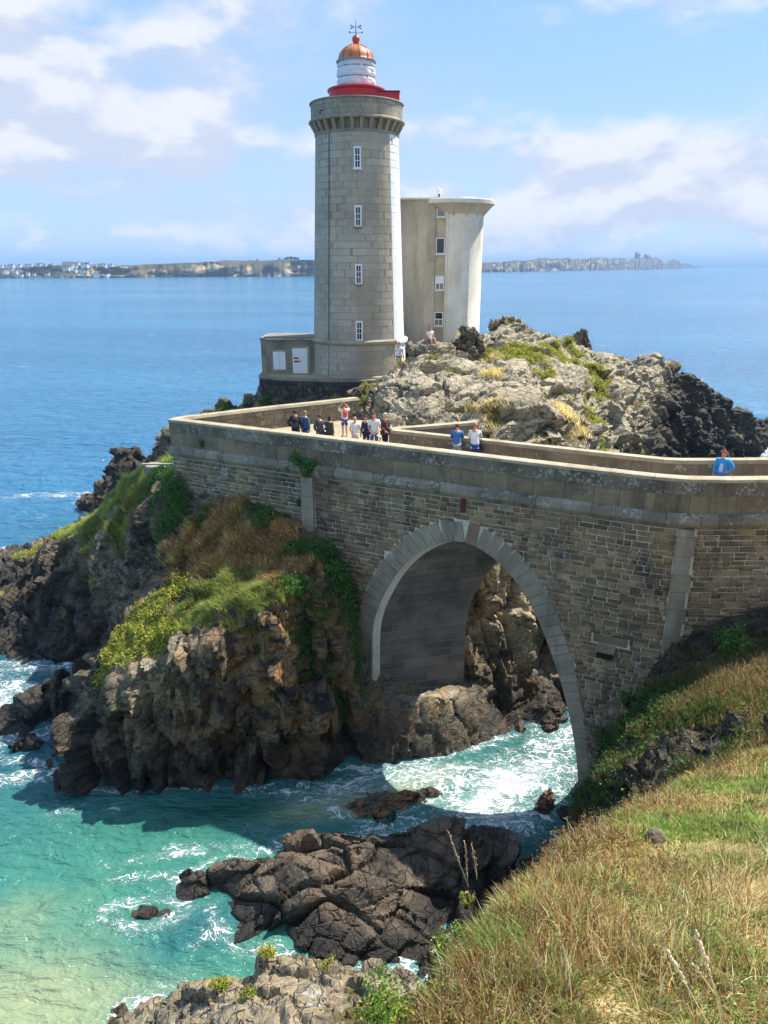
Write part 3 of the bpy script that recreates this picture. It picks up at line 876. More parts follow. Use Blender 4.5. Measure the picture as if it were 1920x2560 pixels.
def blob_disp(amp, cell, rot, st, seed, octv=3):
    def f(co, no):
        return crag(co, no, amp, cell, rot, st, seed, octv) * np.where(co[:, 2] < -0.4, 0.4, 1.0) + 0.15 * fbm(co * 0.5, 2, seed + 5)
    return f


def blob_zone(pale, ochre, tide, base_dark=0.0):
    def f(co, no):
        z = np.zeros((len(co), 4), np.float32)
        nz = fbm(co * 0.5, 3, 12)
        z[:, 0] = np.clip(pale + 0.25 * nz, 0, 1); z[:, 2] = np.clip(ochre + 0.3 * nz, 0, 1)
        z[:, 1] = np.clip((1 - sstep(co[:, 2] + 0.3 * nz, tide * 0.3, tide)) * 0.9 + base_dark * (0.7 + 0.6 * nz), 0, 1)
        return z
    return f


def rock_thing(name, pts, coast, vox, disp, zone, mat, label, group=None, smooth=5):
    o = terrain(name, pts, coast, vox, disp, zone, mat, smooth=smooth)
    del o['kind']
    return tag(o, label, 'rock', group)


rock_thing('sea_rock', STACK_PTS, STACK_COAST, 0.075, blob_disp(0.34, 1.9, (0.3, 0.5, 0.55), (2.2, 0.9, 0.7), 71, 2), blob_zone(0.30, 0.0, 1.1, 0.2), M['rock_brown'],
           'large dark brown ridged rock in the cove below the grassy slope')
TIDAL_COAST = [(-2.4, 25.5), (-1.6, 24.7), (-0.4, 24.5), (0.6, 25.0), (1.8, 25.7), (3.0, 26.4), (2.4, 26.9), (1.0, 26.8), (-0.6, 26.3), (-1.8, 26.0)]
TIDAL_PTS = [(-1.4, 25.4, 0.16), (-0.4, 25.2, 0.28), (0.6, 25.7, 0.3), (1.8, 26.2, 0.2), (-0.2, 25.8, 0.25)]
rock_thing('tidal_rock', TIDAL_PTS, TIDAL_COAST, 0.06, blob_disp(0.10, 0.6, (0.1, 0.2, 0.9), (2.4, 0.9, 0.4), 75), blob_zone(0.5, 1.0, 0.10), M['rock_brown'],
           'low orange brown rock awash in the foaming channel')
TIDAL2 = [(6.0, 25.0), (6.6, 24.6), (7.4, 25.3), (7.6, 26.4), (6.9, 26.6), (6.2, 25.9)]
rock_thing('tidal_rock', [(6.8, 25.5, 0.6), (7.0, 26.0, 0.7)], TIDAL2, 0.06, blob_disp(0.15, 0.6, (0.1, 0.3, 0.9), (2.0, 0.8, 0.5), 77), blob_zone(0.5, 0.8, 0.15), M['rock_brown'],
           'small orange brown rock at the foot of the bridge pier')
SHORE_COAST = [(-8.0, 16.6), (-6.6, 16.9), (-5.2, 17.2), (-3.8, 16.7), (-1.6, 16.8), (0.4, 16.9), (1.6, 16.0), (2.0, 12.0), (1.6, 6.5), (-1.2, 5.2), (-4.4, 6.6), (-6.6, 9.4), (-7.8, 12.4), (-8.4, 15.2)]
SHORE_PTS = [(-5.5, 14.2, 3.7), (-3.9, 13.6, 4.9), (-3, 13.6, 5.6), (-2, 13.1, 6.3), (-0.7, 12.1, 7.0), (-0.25, 10, 8.9), (-1.5, 10, 8.1), (-3.6, 11, 6.8), (-6.9, 15.4, 1.4), (-4.2, 15.4, 2.4),
             (-2.6, 14.7, 3.8), (-1.0, 13.8, 4.8), (0.6, 13.4, 5.2), (0.9, 11.0, 7.6), (-6.2, 12.4, 3.4), (-5.0, 10.2, 4.4), (-0.6, 8.0, 10.6), (0.8, 8.4, 10.4), (-2.6, 8.2, 7.0), (-7.2, 14.0, 1.6), (-5.6, 15.8, 1.4)]


def shore_zone(co, no):
    z = blob_zone(0.62, 0.25, 1.2)(co, no)
    z[:, 3] = 0.9 * gauss(co, -0.2, 9.2, 0.8, 1.2) + 0.5 * gauss(co, -0.6, 11.2, 0.4, 0.9)
    return z


shore = rock_thing('shore_rock', SHORE_PTS, SHORE_COAST, 0.075, blob_disp(0.26, 1.2, (0.3, 0.35, 0.9), (2.0, 0.9, 0.6), 81), shore_zone, M['rock'],
                   'pale lichen covered rock at the water edge in the near foreground')
SUB = [(-9.8, 19.9), (-8.4, 19.5), (-7.2, 19.7), (-6.7, 20.3), (-8.0, 20.7), (-9.4, 20.6)]
rock_thing('tidal_rock', [(-8.6, 20.1, 0.10), (-7.8, 20.1, 0.14)], SUB, 0.06, blob_disp(0.10, 0.6, (0.1, 0.3, 0.2), (1.5, 1, 0.6), 85), blob_zone(0.6, 0.5, 0.1), M['rock_brown'],
           'pale half sunken rock left of the large cove rock')
SPUR = [(-29.6, 67.0), (-28.0, 66.2), (-27.0, 67.4), (-28.6, 68.6)]
rock_thing('tidal_rock', [(-28.4, 67.4, 1.0)], SPUR, 0.12, blob_disp(0.2, 0.8, (0.1, 0.3, 0.2), (1.5, 1, 0.6), 87), blob_zone(0.4, 0.5, 0.4), M['rock_brown'],
           'small brown rock in the surf far left beyond the cliff')


def boulder(name, c, r, seed, amp, label, pale, dark=0.0, mat='rock', vox=0.09):
    bm = bmesh.new()
    bmesh.ops.create_icosphere(bm, subdivisions=2, radius=1)
    V = [(c[0] + v.co.x * r[0], c[1] + v.co.y * r[1], c[2] + v.co.z * r[2]) for v in bm.verts]
    F = [tuple(v.index for v in f.verts) for f in bm.faces]; bm.free()
    me = remeshed(V, F, vox, 2)
    co, no, q, t = mesh_arrays(me); bpy.data.meshes.remove(me)
    co = co + no * crag(co, no, amp, 0.9, (0.2, 0.2, 0.3), (0.6, 0.7, 1.5), seed, 3)[:, None]
    z = np.zeros((len(co), 4), np.float32); z[:, 0] = pale; z[:, 1] = dark
    me = fast_mesh(name, co, [q, t], {'zone': z})
    me.polygons.foreach_set('use_smooth', np.ones(len(me.polygons), bool))
    return tag(link(name, me, M[mat]), label, 'rock')


boulder('boulder', (5.3, 46.2, 16.75), (1.1, 0.8, 1.15), 101, 0.30, 'big upright grey boulder below the round concrete tower', 0.25)
boulder('boulder', (2.7, 45.4, 16.7), (1.5, 0.7, 0.55), 103, 0.16, 'flat topped pale boulder beside the tall lighthouse', 0.75)
boulder('boulder', (14.2, 54.5, 16.0), (0.7, 0.5, 1.1), 105, 0.30, 'jagged rock tooth on the skyline of the pale outcrop', 0.3, 0.3)
boulder('boulder', (8.6, 53.5, 17.4), (1.3, 0.6, 0.7), 107, 0.28, 'broken rock slab on the skyline right of the round tower', 0.5)
boulder('boulder', (3.0, 6.62, 15.50), (0.10, 0.10, 0.085), 109, 0.02, 'small weathered stone lying in the foreground grass', 0.4, vox=0.025)

# ------------------------------------------------------------------ sea
def poly_dist(px, py, poly):
    d = np.full(len(px), 1e9, np.float32)
    for (x0, y0), (x1, y1) in zip(poly, poly[1:] + poly[:1]):
        ex, ey = x1 - x0, y1 - y0
        t = np.clip(((px - x0) * ex + (py - y0) * ey) / (ex * ex + ey * ey), 0, 1)
        d = np.minimum(d, np.hypot(px - x0 - t * ex, py - y0 - t * ey))
    return d


def make_sea():
    na, nr = 560, 430
    r = np.concatenate([np.linspace(0.5, 46, 210), 46 * np.exp(np.linspace(0, math.log(40000 / 46), nr - 210 + 1))[1:]])
    a = np.linspace(0, 2 * np.pi, na, endpoint=False)
    R, A = np.meshgrid(r, a, indexing='ij')
    cx, cy = 0.0, 25.0
    X = (cx + R * np.cos(A)).ravel(); Y = (cy + R * np.sin(A)).ravel()
    p2 = np.stack([X, Y, np.zeros_like(X)], 1).astype(np.float32)
    near = np.clip(1 - (R.ravel() - 60) / 240, 0, 1)
    q = p2 * np.array([1.0, 1.0, 1], np.float32)
    Z = near * (0.10 * fbm(q * np.array([0.28, 0.5, 1], np.float32), 3, 201) + 0.035 * fbm(q * np.array([1.2, 1.7, 1], np.float32), 2, 205))
    dist = np.full(len(X), 1e9, np.float32)
    nearm = R.ravel() < 140
    for poly in (HEAD_COAST, MAIN_COAST, STACK_COAST, TIDAL_COAST, TIDAL2, SHORE_COAST, SUB, SPUR):
        dd = poly_dist(X[nearm], Y[nearm], list(poly))
        dist[nearm] = np.minimum(dist[nearm], dd)
    shore_f = np.exp(-dist / 0.42)
    open_side = sstep(Y, 34, 44)
    def gz(x, y, rx, ry, ang=0.0):
        c, s = math.cos(ang), math.sin(ang)
        u = (X - x) * c + (Y - y) * s; v = -(X - x) * s + (Y - y) * c
        return np.exp(-(u / rx) ** 2 - (v / ry) ** 2)
    foam = 0.52 * shore_f * (1 + 0.6 * open_side)
    for g, wt in [((5.4, 27.0, 3.6, 1.7, 0.5), 1.0), ((4.6, 24.6, 2.6, 1.2, 0.3), 0.85), ((8.5, 30.2, 2.8, 1.4, 0.8), 0.7), ((1.6, 27.6, 3.6, 0.9, 0.15), 0.75),
                  ((-2.0, 26.6, 3.4, 0.8, 0.15), 0.60), ((0.2, 24.2, 2.4, 0.9, 0.2), 0.6), ((-7.6, 22.9, 3.6, 0.5, 0.15), 0.50), ((-4.8, 24.4, 3.0, 0.6, 0.3), 0.30), ((-9.0, 21.8, 2.2, 0.5, 0.1), 0.30),
                  ((-5.8, 19.3, 0.9, 0.6, 0.8), 0.34), ((-7.2, 20.0, 0.8, 0.6, 0.6), 0.32), ((-17.5, 30.6, 2.2, 0.6, 0.3), 0.6), ((-20.5, 33.5, 3.0, 2.4, 0.2), 0.75), ((-19.5, 36.6, 4.0, 0.8, 0.0), 0.55),
                  ((-16.2, 27.4, 2.6, 0.8, 0.2), 0.5), ((-22.0, 29.0, 5.0, 2.0, 0.3), 0.42), ((-12, 25.2, 4.0, 0.9, 0.1), 0.22), ((-32, 70, 9, 0.9, 0.12), 0.62), ((-31, 63, 6, 0.5, 0.05), 0.30), ((-34, 58, 7, 0.5, 0.05), 0.25),
                  ((50, 92, 14, 4.0, 0.7), 0.9), ((44, 80, 10, 3.0, 0.9), 0.6), ((0.8, 18.2, 1.6, 0.6, 0.4), 0.6), ((2.4, 19.2, 1.4, 0.5, 0.6), 0.7), ((-7.2, 17.4, 1.4, 0.4, 0.2), 0.30),
                  ((-13.5, 18, 4, 3, 0), 0.12)]:
        foam = np.maximum(foam, wt * gz(*g))
    # shallow: sandy floor of the cove, bottom left, and sand bar in the channel
    dcove = np.hypot((X + 9) / 15.0, (Y - 16.5) / 13.5)
    shallow = 1 - sstep(dcove, 0.35, 1.15)
    sand = np.clip(1.0 * gz(-11.5, 16.2, 5.5, 2.6, 0.25) + 0.45 * gz(-14, 20, 4, 1.6, 0.2) + 0.9 * gz(-1.6, 25.6, 3.6, 1.0, 0.2) + 0.6 * gz(2.0, 27.4, 2.5, 0.8, 0.3) + 0.5 * gz(4.6, 25.2, 2.0, 0.9, 0.2), 0, 1)
    green = np.clip(gz(-7.2, 25.0, 3.6, 1.0, 0.15) + 0.8 * gz(7.4, 29.4, 3.0, 1.6, 0.8) + 0.5 * gz(5, 23.6, 3, 1.2, 0.2), 0, 1)  # dark green water; by the cliff foot it carries the cliff's painted reflection
    shallow = np.maximum(shallow, 0.9 * gz(0, 26, 10, 4.0, 0.2))
    deepdark = gz(-6.3, 19.6, 2.4, 1.2, 0.5) * 0.7
    zone = np.stack([shallow, sand, green, foam], 1).astype(np.float32)
    zone[:, 0] *= (1 - deepdark); zone[:, 1] *= (1 - deepdark)
    I = np.arange(nr * na).reshape(nr, na)
    quads = np.stack([I[:-1], np.roll(I, -1, 1)[:-1], np.roll(I, -1, 1)[1:], I[1:]], -1).reshape(-1, 4)[:, ::-1]
    V = np.stack([X, Y, Z], 1)
    V = np.concatenate([V, [[cx, cy, 0]]]); zone = np.concatenate([zone, zone[:1]])
    tris = np.stack([np.full(na, nr * na), I[0], np.roll(I[0], -1)], 1)
    me = fast_mesh('sea', V, [quads[:, ::-1], tris], {'zone': zone})
    me.polygons.foreach_set('use_smooth', np.ones(len(me.polygons), bool))
    return me


def sea_mat():
    m, T, p, o = new_mat('sea_water')
    pos = T.n('ShaderNodeNewGeometry').outputs['Position']
    za = T.n('ShaderNodeAttribute', attribute_name='zone')
    zs = T.n('ShaderNodeSeparateColor', i_0=za.outputs['Color'])
    shallow, sand, green, foam = zs.outputs[0], zs.outputs[1], zs.outputs[2], za.outputs['Alpha']
    n0 = T.noise(pos, 0.25, 4, 0.55, 0.4)
    big = T.noise(T.vmath('MULTIPLY', pos, (0.25, 1.0, 1.0)), 0.012, 4, 0.6)
    near = T.math('SUBTRACT', 1.0, T.step(T.n('ShaderNodeVectorMath', operation='DISTANCE', i_0=pos, i_1=(0.0, 22.0, 0.0)).outputs['Value'], 26.0, 60.0))
    deep = T.mix(T.step(big, 0.35, 0.65), (0.022, 0.140, 0.275), (0.040, 0.200, 0.350))
    deep = T.mix(near, deep, (0.018, 0.105, 0.135))
    c = T.mix(T.math('MULTIPLY', shallow, T.lin(n0, 0.3, 0.7, 0.75, 1.1), clamp=True), deep, (0.055, 0.215, 0.155))
    c = T.mix(T.math('MULTIPLY', green, 0.8), c, (0.014, 0.095, 0.062))  # dark cliff reflection goes into the water colour with this green
    c = T.mix(T.math('MULTIPLY', T.step(T.math('ADD', sand, T.math('MULTIPLY', T.math('SUBTRACT', n0, 0.5), 0.6)), 0.12, 0.95), 0.85), c, (0.30, 0.34, 0.19))
    # foam drawn out into filaments
    wv = T.vmath('ADD', pos, T.vmath('MULTIPLY', T.n('ShaderNodeTexNoise', i_Vector=pos, i_Scale=0.7, i_Detail=3.0).outputs['Color'], (1.6, 1.6, 0.0)))
    wv = T.vmath('MULTIPLY', wv, (0.8, 1.5, 0.0))
    r1 = T.math('ABSOLUTE', T.math('SUBTRACT', T.noise(wv, 0.95, 3, 0.55), 0.5))
    r2 = T.math('ABSOLUTE', T.math('SUBTRACT', T.noise(T.vmath('ADD', wv, (9.1, 4.7, 0.0)), 2.7, 3, 0.6), 0.5))
    fn = T.noise(T.vmath('MULTIPLY', pos, (0.7, 1.3, 1.0)), 0.8, 5, 0.65)
    amount = T.math('ADD', foam, T.math('MULTIPLY', T.math('SUBTRACT', fn, 0.5), 1.5))
    wid = T.lin(amount, 0.1, 1.0, 0.002, 0.045)
    lace = T.math('MAXIMUM', T.math('SUBTRACT', 1.0, T.math('DIVIDE', r1, wid), clamp=True), T.math('MULTIPLY', T.math('SUBTRACT', 1.0, T.math('DIVIDE', r2, wid), clamp=True), 0.85))
    lace = T.step(lace, 0.0, 0.55)
    fm = T.math('ADD', T.math('MULTIPLY', T.step(amount, 0.12, 0.5), lace), T.math('MULTIPLY', T.step(amount, 0.62, 1.15), T.lin(r2, 0.0, 0.2, 1.0, 0.55)), clamp=True)
    fm = T.math('MULTIPLY', fm, T.step(foam, 0.05, 0.3))
    # far white caps
    wc = T.step(T.noise(T.vmath('MULTIPLY', pos, (0.35, 1.0, 1.0)), 0.40, 3, 0.6), 0.715, 0.77)
    fm = T.math('MAXIMUM', fm, T.math('MULTIPLY', wc, 0.55))
    milk = T.math('MULTIPLY', T.step(T.math('ADD', foam, T.math('MULTIPLY', T.math('SUBTRACT', fn, 0.5), 0.8)), 0.15, 0.85), 0.55)
    c = T.mix(milk, c, (0.26, 0.42, 0.40))
    c = T.mix(fm, c, (0.82, 0.84, 0.85))
    T.set(p.inputs['Base Color'], c)
    T.set(p.inputs['Roughness'], T.lin(fm, 0, 1, 0.14, 0.8))
    p.inputs['IOR'].default_value = 1.33
    p.inputs['Specular IOR Level'].default_value = 0.5
    b1 = T.noise(T.vmath('MULTIPLY', pos, (0.55, 1.0, 1.0)), 0.62, 4, 0.6, 0.4)
    b2 = T.noise(T.vmath('MULTIPLY', pos, (0.5, 1.1, 1.0)), 2.4, 4, 0.6, 0.4)
    b3 = T.noise(T.vmath('MULTIPLY', pos, (0.4, 1.0, 1.0)), 0.10, 3, 0.55, 0.3)
    h = T.math('ADD', T.math('MULTIPLY', b1, T.lin(near, 0, 1, 1.5, 0.6)), T.math('MULTIPLY', b2, 0.30))
    h = T.math('ADD', h, T.math('MULTIPLY', b3, 1.6))
    h = T.math('ADD', h, T.math('MULTIPLY', fm, 0.05))
    T.set(p.inputs['Normal'], T.bump(h, 1.0, 1.0))
    return m


sea = tag(link('sea', make_sea(), sea_mat()), kind='structure')

# ------------------------------------------------------------------ bridge
BR_W = 3.05            # outer width
# front face path: straight, then turning to run across the view
_hd0 = math.atan2(WD[1], WD[0])
_S = np.arange(0, 40.01, 0.1)
_ang = _hd0 + (0.03 - _hd0) * sstep(_S, 21.6, 25.2)
_px = WA[0] + np.concatenate([[0], np.cumsum(np.cos((_ang[1:] + _ang[:-1]) / 2) * 0.1)])
_py = WA[1] + np.concatenate([[0], np.cumsum(np.sin((_ang[1:] + _ang[:-1]) / 2) * 0.1)])


def W(s, o, z):
    """bridge frame: s along the front face, o into the bridge, z up"""
    x = np.interp(s, _S, _px); y = np.interp(s, _S, _py); a = np.interp(s, _S, _ang)
    return Vector((x - o * math.sin(a), y + o * math.cos(a), z))


AC = 15.3
_zt = np.array([-1.0, 0.9, 2.44, 3.89, 5.48, 7.0, 8.3, 9.18, 9.9, 10.37, 10.66, 10.77])
_ht = np.array([5.75, 5.6, 5.35, 5.0, 4.5, 3.87, 3.24, 2.66, 1.95, 1.27, 0.62, 0.0])
# dense half profile by smooth interpolation along arc length
_tt = np.linspace(0, 1, len(_zt))


def _smooth_profile():
    t = np.linspace(0, 1, 240)
    z = np.interp(t, _tt, _zt); h = np.interp(t, _tt, _ht)
    for _ in range(60):
        z[1:-1] = 0.25 * z[:-2] + 0.5 * z[1:-1] + 0.25 * z[2:]
        h[1:-1] = 0.25 * h[:-2] + 0.5 * h[1:-1] + 0.25 * h[2:]
    return h, z


_ph, _pz = _smooth_profile()
_pl = 4.2 - np.log1p(np.exp((4.2 - _ph) * 6.0)) / 6.0 + np.log1p(np.exp(4.2 * 6.0)) / 6.0 - 4.2     # the left leg drops almost plumb
_pl = np.where(_ph < 0.02, 0.0, _pl)
ARS = np.concatenate([AC - _pl, (AC + _ph)[::-1][1:]])       # intrados curve left foot -> crown -> right foot
ARZ = np.concatenate([_pz, _pz[::-1][1:]])
_al = np.concatenate([[0], np.cumsum(np.hypot(np.diff(ARS), np.diff(ARZ)))])
ARL = _al[-1]


def intr(l):
    return np.interp(l, _al, ARS), np.interp(l, _al, ARZ)


def intr_n(l):
    s0, z0 = intr(l - 0.05); s1, z1 = intr(l + 0.05)
    t = np.array([s1 - s0, z1 - z0]); t /= np.linalg.norm(t)
    return np.array([-t[1], t[0]])      # outward


def ring_t(l):
    s, z = intr(l)
    return 0.52 + 0.42 * sstep(np.array(z), 1.5, 10.0)


def in_arch(s, z, extra=0.0):
    """inside the opening or the voussoir ring"""
    d = np.hypot(ARS - s, ARZ - z); k = int(np.argmin(d)); l = _al[k]
    n = intr_n(min(max(l, 0.1), ARL - 0.1))
    sd = (s - ARS[k]) * n[0] + (z - ARZ[k]) * n[1]
    return sd < float(ring_t(l)) - 0.04 + extra


SKEW = 3.4


def back_s(s):
    return s + SKEW


bridge = tag(empty('stone_bridge', tuple(W(12, 1.5, 0))), 'long stone bridge with one tall arch over the channel', 'bridge')
BO = bridge.location.copy()


def bl(v):
    """bridge-local coordinates"""
    return Vector(v) - BO


def zlow(s, shift=0.0):
    return float(np.interp(s - shift, ARS, ARZ)) if ARS[0] < s - shift < ARS[-1] else -1.0


def build_core():
    bm = bmesh.new()
    ss = sorted(set(np.round(np.concatenate([np.arange(0, 38.01, 0.5), ARS[::6], [ARS[0] - 0.001, ARS[-1] + 0.001]]), 4)))
    for side, o in ((0, 0.016), (1, BR_W - 0.05)):
        sh = 0 if side == 0 else SKEW
        sl = sorted(set([round(s + sh, 4) for s in ss if 0 <= s + sh <= 38]))
        if side == 1:
            sl = [s for s in sl if s >= 8]
        prev = None
        for s in sl:
            zb = zlow(s, sh)
            a = bm.verts.new(bl(W(s, o, zb))); m_ = bm.verts.new(bl(W(s, o, 12.62)))
            if prev:
                f = (prev[0], a, m_, prev[1])
                bm.faces.new(f if side == 0 else f[::-1])
            prev = (a, m_)
    # barrel
    prev = None
    for l in np.linspace(0, ARL, 90):
        s, z = intr(l)
        row = [bm.verts.new(bl(W(s + SKEW * k / 4, 0.035 + (BR_W - 0.085) * k / 4, z))) for k in range(5)]
        if prev:
            for k in range(4):
                bm.faces.new((prev[k], prev[k + 1], row[k + 1], row[k]))
        prev = row
    # left end
    a = [bl(W(0, 0.035, -1)), bl(W(0, 0.035, 12.62)), bl(W(0, 0.5, 12.62)), bl(W(0, 0.5, -1))]
    bm.faces.new([bm.verts.new(v) for v in a])
    return bobj('mortar_core', bm, M['mortar'], bridge)


build_core()


def block_unit(name, seed, ch=0.05, jit=0.07):
    """unit block in [-.5,.5]^3, front face at y=-.5, chamfered front edges, uneven corners"""
    r = random.Random(seed)
    V = []
    for x, z in ((-.5, -.5), (.5, -.5), (.5, .5), (-.5, .5)):
        V.append((x, 0.5, z))
    jx = [(x + r.uniform(-jit, jit) * 0.5, z + r.uniform(-jit, jit)) for x, z in ((-.5, -.5), (.5, -.5), (.5, .5), (-.5, .5))]
    for x, z in jx:
        V.append((max(-.5, min(.5, x)), -0.30, max(-.5, min(.5, z))))
    for x, z in jx:
        V.append((x * (1 - ch), -0.5 + r.uniform(-0.06, 0.06), z * (1 - ch * 1.8)))
    F = [(8, 9, 10, 11)]
    for i in range(4):
        j = (i + 1) % 4
        F.append((4 + i, 4 + j, 8 + j, 8 + i)); F.append((i, j, 4 + j, 4 + i))
    me = bpy.data.meshes.new(name); me.from_pydata(V, [], F)
    return me, np.array(V), F


UNITS = [block_unit('stone_block', k) for k in range(8)]


def place_blocks(rects, frame, mat, parent, po, name, stuff_name, nmax, depth=0.16, proud=0.015):
    """rects: (s0,s1,z0,z1); frame(s,o,z)->world.  The nmax that show largest become parts, the rest one joined part"""
    info = []
    for (s0, s1, z0, z1) in rects:
        c = frame((s0 + s1) / 2, 0, (z0 + z1) / 2)
        dist = (c - cam.location).length
        info.append((s1 - s0) * (z1 - z0) / dist ** 2)
    order = sorted(range(len(rects)), key=lambda i: -info[i])
    single = set(order[:nmax])
    meshes = []
    for u in UNITS:
        me = u[0].copy(); me.materials.append(mat); meshes.append(me)
    jv, jf, jr = [], [], []
    for i, (s0, s1, z0, z1) in enumerate(rects):
        k = random.randrange(8)
        sm, zm = (s0 + s1) / 2, (z0 + z1) / 2
        p = frame(sm, depth / 2 - proud - random.uniform(0, 0.022), zm)
        ax = (frame(s1, 0, zm) - frame(s0, 0, zm)).normalized()
        ang = math.atan2(ax.y, ax.x)
        L, H = s1 - s0, z1 - z0
        if i in single:
            o = bpy.data.objects.new(name, meshes[k]); COL.objects.link(o)
            o.parent = parent; o.location = p - po
            o.rotation_euler = (0, 0, ang); o.scale = (L, depth, H)
        else:
            Mx = Matrix.Translation(p - po) @ Matrix.Rotation(ang, 4, 'Z') @ Matrix.Diagonal((L, depth, H, 1))
            b = len(jv); jv += [tuple(Mx @ Vector(v)) for v in UNITS[k][1]]
            jf += [tuple(q + b for q in f) for f in UNITS[k][2]]
            jr += [random.random()] * len(UNITS[k][1])
    if jf:
        me = fast_mesh(stuff_name, jv, [np.array(jf)], {'rnd': np.array(jr)})
        tag(link(stuff_name, me, mat, parent), kind='stuff')


# wall courses
_fs = np.array([-1, 0, 4, 6.7, 8.7, 10.3, 10.9, 11.3, 20.7, 21.1, 21.5, 21.9, 23.1, 24.3, 27, 38])
_fz = np.array([11.2, 11.2, 10.6, 10.2, 9.4, 7.0, 3.0, 2.0, -0.6, 0.6, 2.0, 3.6, 5.4, 6.4, 7.2, 10])
rects_a, rects_b = [], []
z = -0.6
while z < 12.58:
    hh = min(random.choice((0.16, 0.18, 0.20, 0.23, 0.25)), 12.60 - z)
    if hh < 0.08:
        break
    s = -random.uniform(0, 0.3)
    while s < 31:
        rub = s > 24.1 or s < 7.5
        L = random.uniform(0.26, 0.62) * (1.0 if not rub else 1.05)
        s0, s1 = max(s, 0), s + L
        zm = z + hh / 2
        if z > np.interp((s0 + s1) / 2, _fs, _fz) - 0.5:
            # trim against arch ring, pilasters and the drain lintel
            cuts = []
            bad = [in_arch(q, zm) for q in (s0, (s0 + s1) / 2, s1)]
            if abs((s0 + s1) / 2 - AC) < 8:
                if all(bad):
                    s += L; continue
                if any(bad):
                    qs = np.linspace(s0, s1, 14); okq = [not in_arch(q, zm) for q in qs]
                    good = [q for q, g in zip(qs, okq) if g]
                    if not good:
                        s += L; continue
                    s0, s1 = min(good), max(good)
            for (a, b, zl) in ((7.52, 8.24, 9.0), (23.42, 24.12, 5.5)):
                if zm > zl and s1 > a and s0 < b:
                    if s0 < a: s1 = a
                    elif s1 > b: s0 = b
                    else: s1 = s0
            if 7.5 < zm < 7.95 and s1 > 20.85 and s0 < 22.25:
                if s0 < 20.85: s1 = 20.85
                elif s1 > 22.25: s0 = 22.25
                else: s1 = s0
            if s1 - s0 > 0.1:
                (rects_b if rub else rects_a).append((s0 + 0.016, s1 - 0.016, z + 0.016, z + hh - 0.016))
        s += L
    z += hh
fr = lambda s, o, z: W(s, o, z)
place_blocks(rects_a, fr, M['spandrel'], bridge, BO, 'stone', 'stone_courses', 210)
place_blocks(rects_b, fr, M['rubble'], bridge, BO, 'stone', 'rubble_courses', 90)

# voussoirs: each a wedge from intrados to an uneven outer edge
l = 0.6
k = 0
while l < ARL - 0.4:
    wl = random.uniform(0.36, 0.5)
    l0, l1 = l, min(l + wl, ARL - 0.2)
    t = float(ring_t((l0 + l1) / 2)) * (1.0 if k % 2 else 0.93) + random.uniform(-0.03, 0.03)
    V = []
    g = 0.008
    for o in (-0.04, 0.25):
        for ll, tt in ((l0 + g, 0.0), (l1 - g, 0.0), (l1 - g, t), (l0 + g, t)):
            s_, z_ = intr(ll); n_ = intr_n((l0 + l1) / 2 if tt else ll)
            V.append(bl(W(s_ + n_[0] * (tt + (0.012 if not tt else 0)) , o + (SKEW and 0), z_ + n_[1] * (tt + (0.012 if not tt else 0)))))
    crown = l0 <= ARL / 2 + 0.1 < l1
    mobj('voussoir', V, [(0, 1, 2, 3), (4, 7, 6, 5), (0, 4, 5, 1), (1, 5, 6, 2), (2, 6, 7, 3), (3, 7, 4, 0)], M['rusty_stone'] if crown else M['dressed'], bridge)
    l = l1; k += 1

# vault stones lining the barrel
l = 0.5; row = 0
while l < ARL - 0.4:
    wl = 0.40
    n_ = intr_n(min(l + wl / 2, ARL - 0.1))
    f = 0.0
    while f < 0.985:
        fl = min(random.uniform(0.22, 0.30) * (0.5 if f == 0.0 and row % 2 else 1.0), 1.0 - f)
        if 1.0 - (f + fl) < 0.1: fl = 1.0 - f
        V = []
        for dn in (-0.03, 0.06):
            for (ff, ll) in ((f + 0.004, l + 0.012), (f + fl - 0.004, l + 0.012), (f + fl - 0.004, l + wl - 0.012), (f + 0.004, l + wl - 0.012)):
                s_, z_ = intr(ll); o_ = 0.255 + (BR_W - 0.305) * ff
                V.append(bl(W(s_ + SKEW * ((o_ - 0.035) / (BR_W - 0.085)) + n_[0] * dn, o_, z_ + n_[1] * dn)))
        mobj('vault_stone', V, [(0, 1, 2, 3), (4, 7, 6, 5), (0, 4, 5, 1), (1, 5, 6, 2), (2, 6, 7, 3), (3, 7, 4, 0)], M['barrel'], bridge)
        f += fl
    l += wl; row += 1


def prof_block(name, s0, s1, prof, mat, parent=bridge, po=BO, frame=W, gap=0.006, seg=1):
    """profile (o,z) polygon swept along s"""
    V = []; n = len(prof)
    ss = np.linspace(s0 + gap, s1 - gap, seg + 1)
    for s in ss:
        V += [Vector(frame(s, o, z)) - po for o, z in prof]
    F = []
    for q in range(seg):
        for i in range(n):
            j = (i + 1) % n
            F.append((q * n + i, q * n + j, (q + 1) * n + j, (q + 1) * n + i))
    F.append(tuple(range(n))[::-1]); F.append(tuple(range(seg * n, seg * n + n)))
    return mobj(name, V, F, mat, parent)


def run_blocks(name, sa, sb, lmin, lmax, prof, mat, jit=0.0, **kw):
    s = sa
    while s < sb - 0.05:
        e = s + random.uniform(lmin, lmax)
        if sb - e < lmin * 0.5: e = sb
        dz_ = random.uniform(-jit, jit)
        prof_block(name, s, e, [(o + dz_, z_) for o, z_ in prof], mat, **kw)
        s = e


